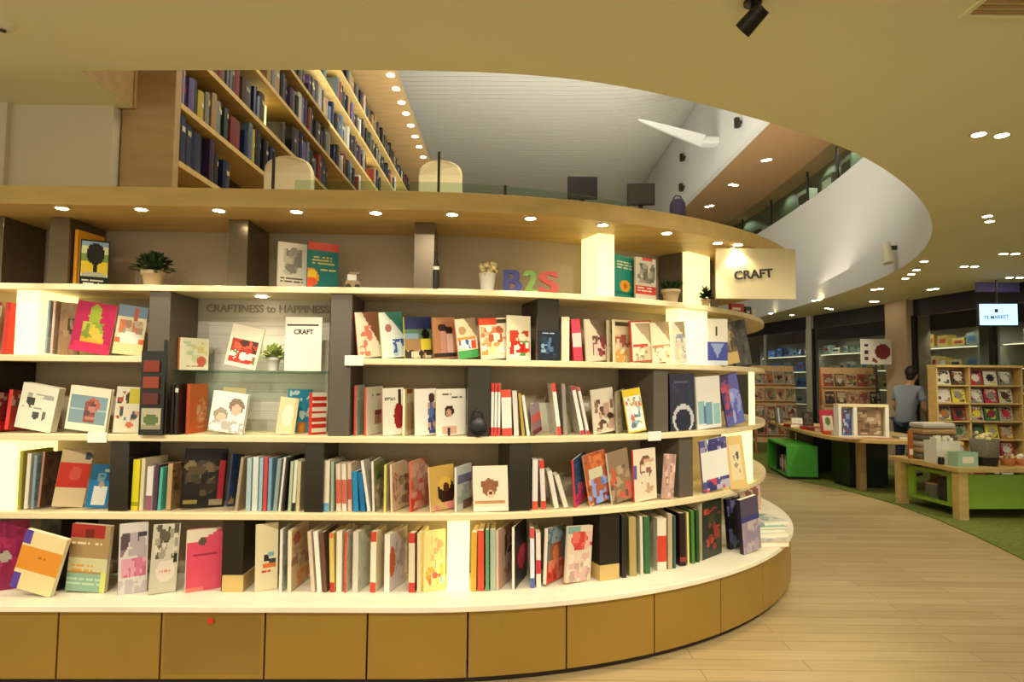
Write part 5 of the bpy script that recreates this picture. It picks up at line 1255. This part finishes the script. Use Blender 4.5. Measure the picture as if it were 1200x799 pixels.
# low table with lime boxes, oak legs
t2 = thing('low_table', 'low square oak table with thick legs and lime green sides', 'table', (5.0, 7.3, 0), .06)
m = MB(); m.box((-.06, -.06, .535), (1.75, 1.15, .585)); m.build('tabletop', 'oak', t2, .006)
for x, y in ((.02, .02), (.0, .98), (1.6, .02), (1.6, 1.0)):
    m = MB(); m.box((x - .055, y - .055, 0), (x + .055, y + .055, .535)); m.build('leg', 'oak', t2, .005)
m = MB(); m.box((.10, .03, .12), (1.52, .06, .50)); m.build('front_panel', 'lime_paint', t2, .004)
m = MB(); m.box((.02, .10, .12), (.05, .22, .50)); m.box((.02, .78, .12), (.05, .90, .50)); m.box((.02, .22, .46), (.05, .78, .50)); m.box((.02, .22, .12), (.05, .78, .15)); m.build('side_panel', 'lime_paint', t2)
m = MB(); m.box((.05, .10, .12), (1.5, 1.0, .15)); m.build('bottom_shelf', 'lime_paint', t2)
m = MB(); m.box((.09, .24, .151), (.30, .46, .42)); m.build('drawer_box', 'dark', t2)
R2 = Matrix.Translation((5.0, 7.3, 0)) @ Matrix.Rotation(.06, 4, 'Z')
def on_t2(name, label, cat, x, y, z=.5855, rz=0, grp=None):
    q = R2 @ Vector((x, y, z)); return thing(name, label, cat, q, .06 + rz, grp)
t = on_t2('woven_basket', 'brown woven basket stored inside the low table', 'basket', .2, .62, .1508)
m = MB(); m.lathe([(.10, 0), (.125, .1), (.13, .16), (.118, .16), (.112, .1), (.09, .02)], 22); m.build('basket_body', 'basket', t)
m = MB(); m.lathe([(.13, .155), (.136, .165), (.13, .175), (.122, .165)], 22); m.build('rim', 'kraft', t)
# on the low table
def crate(name, label, x, y, w_, d_, h_, mt, rz=0, open_=True, z=.5855):
    t = on_t2(name, label, 'box', x, y, z, rz)
    m = MB(); k = .012
    m.box((-w_, -d_, 0), (w_, -d_ + k, h_)); m.box((-w_, d_ - k, 0), (w_, d_, h_)); m.box((-w_, -d_ + k, 0), (-w_ + k, d_ - k, h_)); m.box((w_ - k, -d_ + k, 0), (w_, d_ - k, h_)); m.box((-w_ + k, -d_ + k, 0), (w_ - k, d_ - k, k))
    m.build('sides', mt, t)
    m = MB(); m.box((-w_ * .55, -d_ - .003, h_ * .25), (w_ * .55, -d_ - .0005, h_ * .7)); m.build('front_label', 'paper', t)
    return t
t = crate('glass_crate', 'small green glass crate on the low table', .14, .12, .13, .07, .16, 'glass_green', .1)
t = crate('white_crate', 'clear white crate of paper rolls behind the green glass crate', .12, .42, .15, .10, .26, 'white_plastic', .05)
g = random.Random(9)
for k in range(9):
    x = .045 + (k % 3) * .075; y = .372 + (k // 3) * .05
    q = R2 @ Vector((x, y, .6)); mm = MB(); mm.tube((0, 0, 0), (0, 0, .28 + .02 * (k % 2)), .024, 12); o = mm.build('paper_roll', 'paper'); o.location = q
    tag(o, 'white paper roll standing in the clear white crate', 'roll', 'paper rolls in the white crate')
t = on_t2('dark_basket', 'tall grey basket with a black foot on the low table', 'basket', .47, .2)
m = MB(); m.lathe([(.12, .0), (.135, .1)], 24); m.build('foot', 'black_plastic', t)
m = MB(); m.lathe([(.132, .1), (.145, .30), (.135, .30), (.12, .12)], 24); m.build('basket_body', 'basket', t)
m = MB(); 
for k in range(26):
    an, rr = g.uniform(0, 6.28), g.uniform(0, .1); m.ball((rr * math.cos(an), rr * math.sin(an), g.uniform(.28, .36)), g.uniform(.02, .035), 8, 6)
o = m.build('filling', 'popcorn', t); o['kind'] = 'stuff'
t = on_t2('black_jar', 'small black jar at the corner of the low table', 'jar', -.02, .25)
m = MB(); m.lathe([(.03, 0), (.034, .01), (.034, .06), (.026, .07)], 16); m.build('jar_body', 'black_plastic', t)
m = MB(); m.lathe([(.03, .07), (.03, .085)], 16); m.build('lid', 'steel', t)
for k, (x, mt, lab) in enumerate(((.74, 'orange_thing', 'orange brown tub on the low table beyond the grey basket'), (.92, 'orange_thing', 'second orange brown tub with white filling on the low table'))):
    t = on_t2('craft_tub', lab, 'tub', x, .2, .5855, 0, 'orange tubs on the low table')
    m = MB(); m.lathe([(.065, 0), (.08, .08), (.074, .08), (.06, .02)], 20); m.build('tub_body', mt, t)
    m = MB()
    for j in range(14):
        an, rr = g.uniform(0, 6.28), g.uniform(0, .05); m.ball((rr * math.cos(an), rr * math.sin(an), g.uniform(.06, .11)), .022, 8, 6)
    o = m.build('filling', 'paper' if k else 'kraft', t); o['kind'] = 'stuff'
t = on_t2('rag_pile', 'big heap of folded beige cloth at the back of the low table', 'cloth', .32, .85)
for k in range(6):
    m = MB(); m.box((-.26 + .01 * k, -.14, k * .075), (.24 - .015 * (k % 3), .14, k * .075 + .07)); m.build('folded_cloth', ('basket', 'kraft', 'slat_board')[k % 3], t, .025)
t = on_t2('orange_ribbon_stand', 'slim orange ribbon card leaning by the cloth heap', 'card', .0, .8)
m = MB(); m.box((-.03, -.01, 0), (.03, .01, .34)); m.build('card', 'orange_thing', t, .003)
m = MB(); m.box((-.022, -.013, .05), (.022, -.0105, .12)); m.build('front_label', 'paper', t)

# ---- things on the long display table
TZ = .751
def tbook(px, Y, w_, h_, t_, bg, ops, label, rz=0, tilt=12, z=TZ, flat=False):
    r_ = ray(px, 480); x = r_.x / r_.y * Y
    if flat: R = Matrix.Translation((x, Y, z)) @ Matrix.Rotation(rz, 4, 'Z') @ Matrix.Rotation(-PI / 2, 4, 'X') @ Matrix.Translation((-w_ / 2, -t_, -h_ / 2))
    else: R = Matrix.Translation((x, Y, z + .0008 + t_ * math.sin(math.radians(tilt)))) @ Matrix.Rotation(rz, 4, 'Z') @ Matrix.Rotation(-math.radians(tilt), 4, 'X') @ Matrix.Translation((-w_ / 2, 0, 0)); R = Matrix.Translation((0, 0, 0)) @ R
    return make_book('book', w_, h_, t_, bg, ops, bg, R, label, 'book', 'books on the long display table', (12, 16))
tbook(971, 10.0, .23, .34, .02, 'a83440', [('r', .2, .25, .85, .95, 'd0c8b0'), ('e', .5, .5, .2, .2, '5c6c3c'), ('r', 0, 0, 1, .14, 'b82838')], 'red framed book standing on the long table')
tbook(988, 9.9, .09, .30, .02, 'a8c4d8', [('r', 0, .3, 1, .5, '6c90b8')], 'narrow pale blue book standing beside the red framed book')
tbook(948, 11.0, .16, .26, .05, '2c2624', [('n', .1, .1, .9, .9, '5c4c44 3c3430', .5)], 'dark boxed book standing near the far end of the long table')
tbook(914, 12.1, .14, .28, .04, '54504c', [('r', .3, 0, .5, 1, 'b8b4ac')], 'grey boxed set standing beside the white booklet, long table')
tbook(935, 11.6, .2, .12, .05, 'e0dcd0', [('t', .1, .3, .9, .7, 2, '9c9488')], 'small white booklet standing on the far half of the long table')
tbook(899, 12.3, .12, .24, .03, '5c4438', [('n', 0, 0, 1, 1, '7c5c48 3c2c24', .5)], 'brown book at the very far corner of the long table')
for k, (px, Y, c, lab) in enumerate(((930, 11.2, 'a02428', 'dark red flat box on the long table'), (950, 10.6, 'c03030', 'bright red flat box on the long table'), (977, 9.66, 'd8582c', 'orange flat box in front of the red framed book'), (958, 10.36, '8c3c30', 'brick red flat box on the long table'))):
    tbook(px, Y, .26, .2, .05, c, [('t', .1, .3, .9, .6, 2, 'e0c8b0')], lab, .2, flat=True)
tbook(1030, 8.95, .42, .09, .012, 'b83830', [], 'long red ruler box lying at the near edge of the long table', -.35, flat=True)
tbook(1062, 9.1, .3, .22, .025, '8c8c94', [('t', .1, .2, .9, .5, 2, 'c8c8cc')], 'grey flat book lying at the near end of the long table', -.1, flat=True)
tbook(1098, 8.95, .24, .18, .012, 'c8b8a8', [], 'pale flat booklet near the bowed edge of the long table', .1, flat=True)
tbook(998, 8.98, .28, .2, .01, 'd8a090', [], 'salmon paper sheet pad at the near edge of the long table', .1, flat=True)
t = thing('display_stand', 'white open display stand holding blue picture cards on the long table', 'stand', (4.87, 9.28, TZ), -.15)
m = MB(); m.box((-.2, -.01, .01), (-.16, .2, .42)); m.build('side_panel', 'white_plastic', t, .003)
m = MB(); m.box((.0, -.01, .01), (.05, .2, .42)); m.build('divider', 'white_plastic', t, .003)
m = MB(); m.box((.42, -.01, .01), (.47, .2, .42)); m.build('side_panel', 'white_plastic', t, .003)
m = MB(); m.box((-.2, -.01, .42), (.47, .2, .46)); m.build('top_panel', 'oak_light', t, .003)
m = MB(); m.box((-.2, -.01, 0), (.47, .2, .01)); m.build('base', 'white_plastic', t)
for x, c, lab in ((-.155, '4c68a0', 'blue picture card in the white display stand'), (.055, '8c7058', 'brown picture card in the white display stand')):
    w2 = .15 if x < 0 else .36
    make_book('picture_card', w2, .38, .012, c, [('n', .05, .05, .95, .95, '3c4c88 8ca0c8 7c4c50 b8c4d8' if x < 0 else 'b09878 6c5848 c8b498 a08468', .7)], c, t.matrix_basis @ Matrix.Translation((0, 0, 0)) @ Matrix.Translation((x, .06, .0105)) if False else Matrix.Translation((4.87, 9.28, TZ)) @ Matrix.Rotation(-.15, 4, 'Z') @ Matrix.Translation((x, .06, .0108)), lab, 'card', 'cards in the white display stand', (12, 16))

# ---- two free standing racks of face-out books, and the shelf unit by the screen
def rack(px0, px1, ytop, Y, rows_, cols_, label, seed, grp, ref, rz=0):
    a_ = at_y(px0, ytop, Y); b_ = at_y(px1, ytop, Y); W_ = b_.x - a_.x; H_ = a_.z
    t = thing('book_rack', label, 'rack', ((a_.x + b_.x) / 2, Y, 0), rz)
    gg = random.Random(seed)
    tilt = .16
    m = MB(); m.add([(-W_ / 2, 0, .25), (W_ / 2, 0, .25), (W_ / 2, H_ * tilt, H_), (-W_ / 2, H_ * tilt, H_), (-W_ / 2, .03, .25), (W_ / 2, .03, .25), (W_ / 2, H_ * tilt + .03, H_), (-W_ / 2, H_ * tilt + .03, H_)], [(0, 1, 2, 3), (7, 6, 5, 4), (0, 4, 5, 1), (2, 6, 7, 3), (1, 5, 6, 2), (0, 3, 7, 4)]); m.build('backboard', 'kraft', t)
    for sx in (-1, 1):
        m = MB(); x0 = sx * W_ / 2; m.prism([(x0 - .012, -.06), (x0 + .012, -.06), (x0 + .012, .5), (x0 - .012, .5)], 0, .02)
        m.tube((x0, .02, .01), (x0, H_ * tilt + .02, H_), .018, 8); m.tube((x0, .45, .01), (x0, H_ * tilt + .04, H_ * .95), .015, 8); m.build('side_frame', 'orange_thing', t)
    dz = (H_ - .45) / rows_
    names = ['tan', 'cream', 'dark brown', 'dull red', 'grey', 'rust', 'beige', 'black', 'olive']
    hx = ['94785c', 'ac9c80', '4c3428', '74382f', '7c7870', '845038', '9c8a6c', '2c2624', '66623c']
    for r_ in range(rows_):
        z0 = .42 + r_ * dz; yb = (z0 - .25) / (H_ - .25) * H_ * tilt
        m = MB(); m.box((-W_ / 2, yb - .06, z0 - .02), (W_ / 2, yb, z0)); m.build('ledge', 'kraft', t)
        for c_ in range(cols_):
            k = gg.randrange(9); w_ = W_ / cols_ * .84; x = -W_ / 2 + W_ * (c_ + .08) / cols_
            R = Matrix.Translation(((a_.x + b_.x) / 2, Y, 0)) @ Matrix.Rotation(rz, 4, 'Z') @ Matrix.Translation((x, yb - .045, z0 + .003)) @ Matrix.Rotation(-.165, 4, 'X')
            ops = [('n', .05, .05, .95, .95, ' '.join(gg.sample(hx, 4)), .5), ('r', .1, gg.uniform(.05, .3), .9, gg.uniform(.35, .5), gg.choice(hx)), ('e', .5, gg.uniform(.4, .7), .25, .2, gg.choice(hx))]
            make_book('book', w_, min(dz * .86, w_ * 1.4), .015, hx[k], ops, hx[k], R, f'{names[k]} book, {ORD[c_ + 1]} in row {["one", "two", "three", "four", "five", "six"][r_]} of {ref}', 'book', grp, (10, 13))
    return t
rack(886, 936, 428, 13.7, 4, 4, 'brown sloping book rack with orange sides beyond the long table', 3, 'books on the rack beyond the long table', 'the rack with orange sides')
rack(970, 1034, 430, 12.4, 4, 5, 'brown sloping book rack before the dark shop window', 4, 'books on the rack by the shop window', 'the rack by the dark window', -.1)

# shelf unit with face-out goods
a_ = at_y(1104, 430, 9.2); X0 = a_.x; X1 = 7.32; H_ = a_.z
su = thing('face_out_shelving', 'oak shelf unit of face-out books and magazines below the screen', 'shelving', (X0, 9.3, 0))
m = MB(); m.box((0, .2, 0), (X1 - X0, .22, H_)); m.build('back_panel', 'kraft', su)
m = MB(); m.box((-.02, -.02, H_), (X1 - X0, .22, H_ + .035)); m.build('top_panel', 'oak', su, .003)
for x in (-.02, .447, X1 - X0 - .02):
    m = MB(); m.box((x, 0, 0), (x + .02, .2, H_)); m.build('side_panel', 'oak', su, .002)
hx = ['c8b838', 'a83048', '2c2a2c', 'b8b09c', '98907c', '44684c', '7c3030', '7c7870', 'c8c0b4', '4c3430', '9c6438']
names = ['yellow', 'crimson', 'black', 'cream', 'beige', 'green', 'dull red', 'grey', 'white', 'dark brown', 'orange']
gg = random.Random(17)
for r_ in range(6):
    z0 = .22 + r_ * .256
    m = MB(); m.box((0, 0, z0 - .018), (X1 - X0 - .02, .2, z0)); m.build('shelf', 'oak', su)
    for c_ in range(5):
        w_ = .19; x = .03 + c_ * .212 + (.04 if c_ > 1 else 0)
        if x + w_ > X1 - X0 - .03: continue
        k = gg.randrange(11)
        if (r_, c_) == (4, 1): k = 0
        if (r_, c_) == (5, 2): k = 1
        if r_ >= 4 and c_ == 0: k = 8
        ops = [('n', .05, .05, .95, .95, ' '.join(gg.sample(hx, 3)), .25), ('e', .5, .5, .28, .26, gg.choice(hx)), ('t', .1, .08, .9, .2, 2, gg.choice(['2c2a2c', 'e0d8cc']))]
        R = Matrix.Translation((X0 + x, 9.3 + .05, z0 + .003)) @ Matrix.Rotation(-.2, 4, 'X')
        make_book('magazine', w_, .21, .01, hx[k], ops, hx[k], R, f'{names[k]} magazine, {ORD[c_ + 1]} along shelf {["one", "two", "three", "four", "five", "six"][r_]} of the unit below the screen', 'magazine', 'magazines on the unit below the screen', (11, 14))

# ------------------------------------------------------------------ the person at the long table
def skin_obj(name, joints, bones, m, parent=None, sub=2, root=0):
    me = bpy.data.meshes.new(name); me.from_pydata([j[0] for j in joints], bones, [])
    o = bpy.data.objects.new(name, me); COL.objects.link(o)
    me.materials.append(M[m])
    sk = o.modifiers.new('skin', 'SKIN')
    for i, j in enumerate(joints):
        r_ = j[1]; v = me.skin_vertices[0].data[i]; v.radius = r_ if isinstance(r_, tuple) else (r_, r_); v.use_root = (i == root)
    sk.use_smooth_shade = True
    ss = o.modifiers.new('sub', 'SUBSURF'); ss.levels = sub; ss.render_levels = sub
    if parent: o.parent = parent
    return o
J = {}; jl = []; bl_ = []
def j(n, p, r_, par=None):
    J[n] = len(jl); jl.append((p, r_))
    if par: bl_.append((J[par], J[n]))
# faces +y (local), leaning forward over the table; local x to its right
j('pelvis', (0, 0, .95), (.145, .11)); j('waist', (0, .03, 1.12), (.135, .10), 'pelvis'); j('chest', (0, .11, 1.33), (.165, .115), 'waist'); j('neck0', (0, .17, 1.47), (.075, .07), 'chest')
j('neck', (0, .205, 1.54), .052, 'neck0'); j('jaw', (0, .25, 1.60), (.066, .075), 'neck'); j('skull', (0, .26, 1.68), (.078, .095), 'jaw'); j('crown', (0, .25, 1.745), (.055, .07), 'skull')
j('nose', (0, .355, 1.635), .014, 'skull')
for sx, n in ((-1, 'l'), (1, 'r')):
    j('sh' + n, (sx * .18, .12, 1.41), .062, 'chest'); j('el' + n, (sx * .24, .13, 1.12), .043, 'sh' + n); j('wr' + n, (sx * .20, .32, .93), .028, 'el' + n); j('pa' + n, (sx * .185, .385, .875), (.036, .018), 'wr' + n)
    for k, (dx, ln) in enumerate(((-.03, .066), (-.01, .078), (.011, .072), (.031, .056))):
        j(f'f{n}{k}', (sx * .185 + dx, .43, .835), .0095, 'pa' + n); j(f'g{n}{k}', (sx * .185 + dx, .44, .835 - ln * .55), .008, f'f{n}{k}')
    j('th' + n, (sx * .185 - sx * .045, .40, .87), .011, 'wr' + n); j('ti' + n, (sx * .185 - sx * .055, .43, .845), .009, 'th' + n)
    j('hip' + n, (sx * .09, 0, .88), .098, 'pelvis'); j('kn' + n, (sx * .105, .03, .49), .06, 'hip' + n); j('an' + n, (sx * .11, -.02, .09), .04, 'kn' + n); j('to' + n, (sx * .12, .14, .035), (.045, .034), 'an' + n)
    j('ear' + n, (sx * .082, .25, 1.655), (.012, .02), 'skull')
pr = thing('person', 'person in a grey blue T-shirt bending over the long table, seen from behind', 'person', (6.50, 10.75, 0), -1.0)
body = skin_obj('body', jl, bl_, 'skin', pr)
sj = [((0, -.02, .78), (.17, .14)), ((0, .0, .95), (.172, .138)), ((0, .03, 1.12), (.16, .124)), ((0, .11, 1.33), (.18, .128)), ((0, .165, 1.455), (.09, .085))]
sb_ = [(0, 1), (1, 2), (2, 3), (3, 4)]
for sx in (-1, 1):
    n = len(sj); sj += [((sx * .18, .12, 1.41), .078), ((sx * .225, .126, 1.2), .066)]; sb_ += [(3, n), (n, n + 1)]
skin_obj('t_shirt', sj, sb_, 'shirt', pr)
tj = [((0, -.005, 1.0), (.165, .13))]; tb_ = []
for sx in (-1, 1):
    n = len(tj); tj += [((sx * .09, 0, .87), .112), ((sx * .105, .03, .49), .075), ((sx * .11, -.015, .13), .06)]; tb_ += [(0, n), (n, n + 1), (n + 1, n + 2)]
skin_obj('trousers', tj, tb_, 'trousers', pr)
m = MB(); m.ball((0, .228, 1.705), .1, 20, 14, None, (.93, 1.06, 1.08)); m.ball((0, .195, 1.63), .07, 16, 10, None, (.98, .8, 1.1)); m.build('hair', 'hair', pr)
for sx in (-1, 1):
    m = MB(); m.ball((sx * .03, .338, 1.665), .011, 10, 6); m.build('eye', 'dark', pr)
    m = MB(); m.box((sx * .117 - .042, -.075, 0), (sx * .117 + .042, .20, .065)); m.build('shoe', 'dark', pr, .02)
m = MB(); m.box((-.022, .322, 1.588), (.022, .334, 1.594)); m.build('mouth', 'orange_thing', pr, .002)

for k in range(6):  # unseen spots added to lighten the wall behind the upper glass
    q = offs(rcu, .26)[int(len(rcu) * (.42 + .09 * k))]
    spot((q[0], q[1], 5.74), (q[0] + .05, q[1], 5.0), 9, 150, (.95, 1, .82))
# ------------------------------------------------------------------ light
w = bpy.data.worlds.new('world'); sc.world = w; w.use_nodes = True
w.node_tree.nodes['Background'].inputs['Color'].default_value = (1, .925, .68, 1)
w.node_tree.nodes['Background'].inputs['Strength'].default_value = 0.8
# the shop's ceiling spots in front of the bookcase
for x, tx in ((-3.3, -3.2), (-2.3, -2.3), (-1.4, -1.4), (-.5, -.5), (.4, .4), (1.3, 1.0), (2.4, 1.5)):
    spot((x, .9 if x < 2 else 1.9, 2.95), (tx, 3.45 if x < 1 else 4.1, .92), 70 if x < -2 else (55 if x > 2 else 76), 52, (1, .93, .77))
# spots over the walkway and the tables
for x, y, tx, ty, e in ((3.2, 3.0, 3.2, 4.0, 52), (3.4, 5.5, 3.3, 6.0, 60), (5.3, 6.5, 5.6, 7.8, 45), (5.3, 8.0, 5.4, 9.5, 40), (6.2, 7.2, 6.8, 9.3, 45), (5.6, 10.6, 5.8, 12.2, 38), (4.6, 11.2, 5.4, 13.5, 38), (2.2, 1.2, 2.6, 3.0, 55), (3.6, 8.6, 3.6, 9.5, 40)):
    spot((x, y, 2.97), (tx, ty, 0.8), e, 85)
# atrium: unseen area lights added to brighten the vault, soffit, parapet and chairs
area((0.6, 9, 3.3), (0.9, 10, 7), 185, 3.5, 8, (1, .99, .86))
area((4.9, 10.5, 3.4), (5.0, 10.6, 5.7), 14, .8, 6, (1, .86, .66))
area((2.2, 8.5, 5.2), (5.5, 10.0, 3.9), 10, 3, 3, (1, .97, .92))
area((.3, 3.75, 5.0), (-1.0, 5.2, 2.9), 30, 2.0, .8, (1, .92, .72))
vs_ = sc.view_settings
sc.display_settings.display_device = 'sRGB'
vs_.view_transform = 'Standard'; vs_.look = 'None'; vs_.gamma = 1; vs_.exposure = 0.78; vs_.use_curve_mapping = False
sc.cycles.use_denoising = True
sc.cycles.max_bounces = 6; sc.cycles.transparent_max_bounces = 12
sc.cycles.sample_clamp_indirect = 4
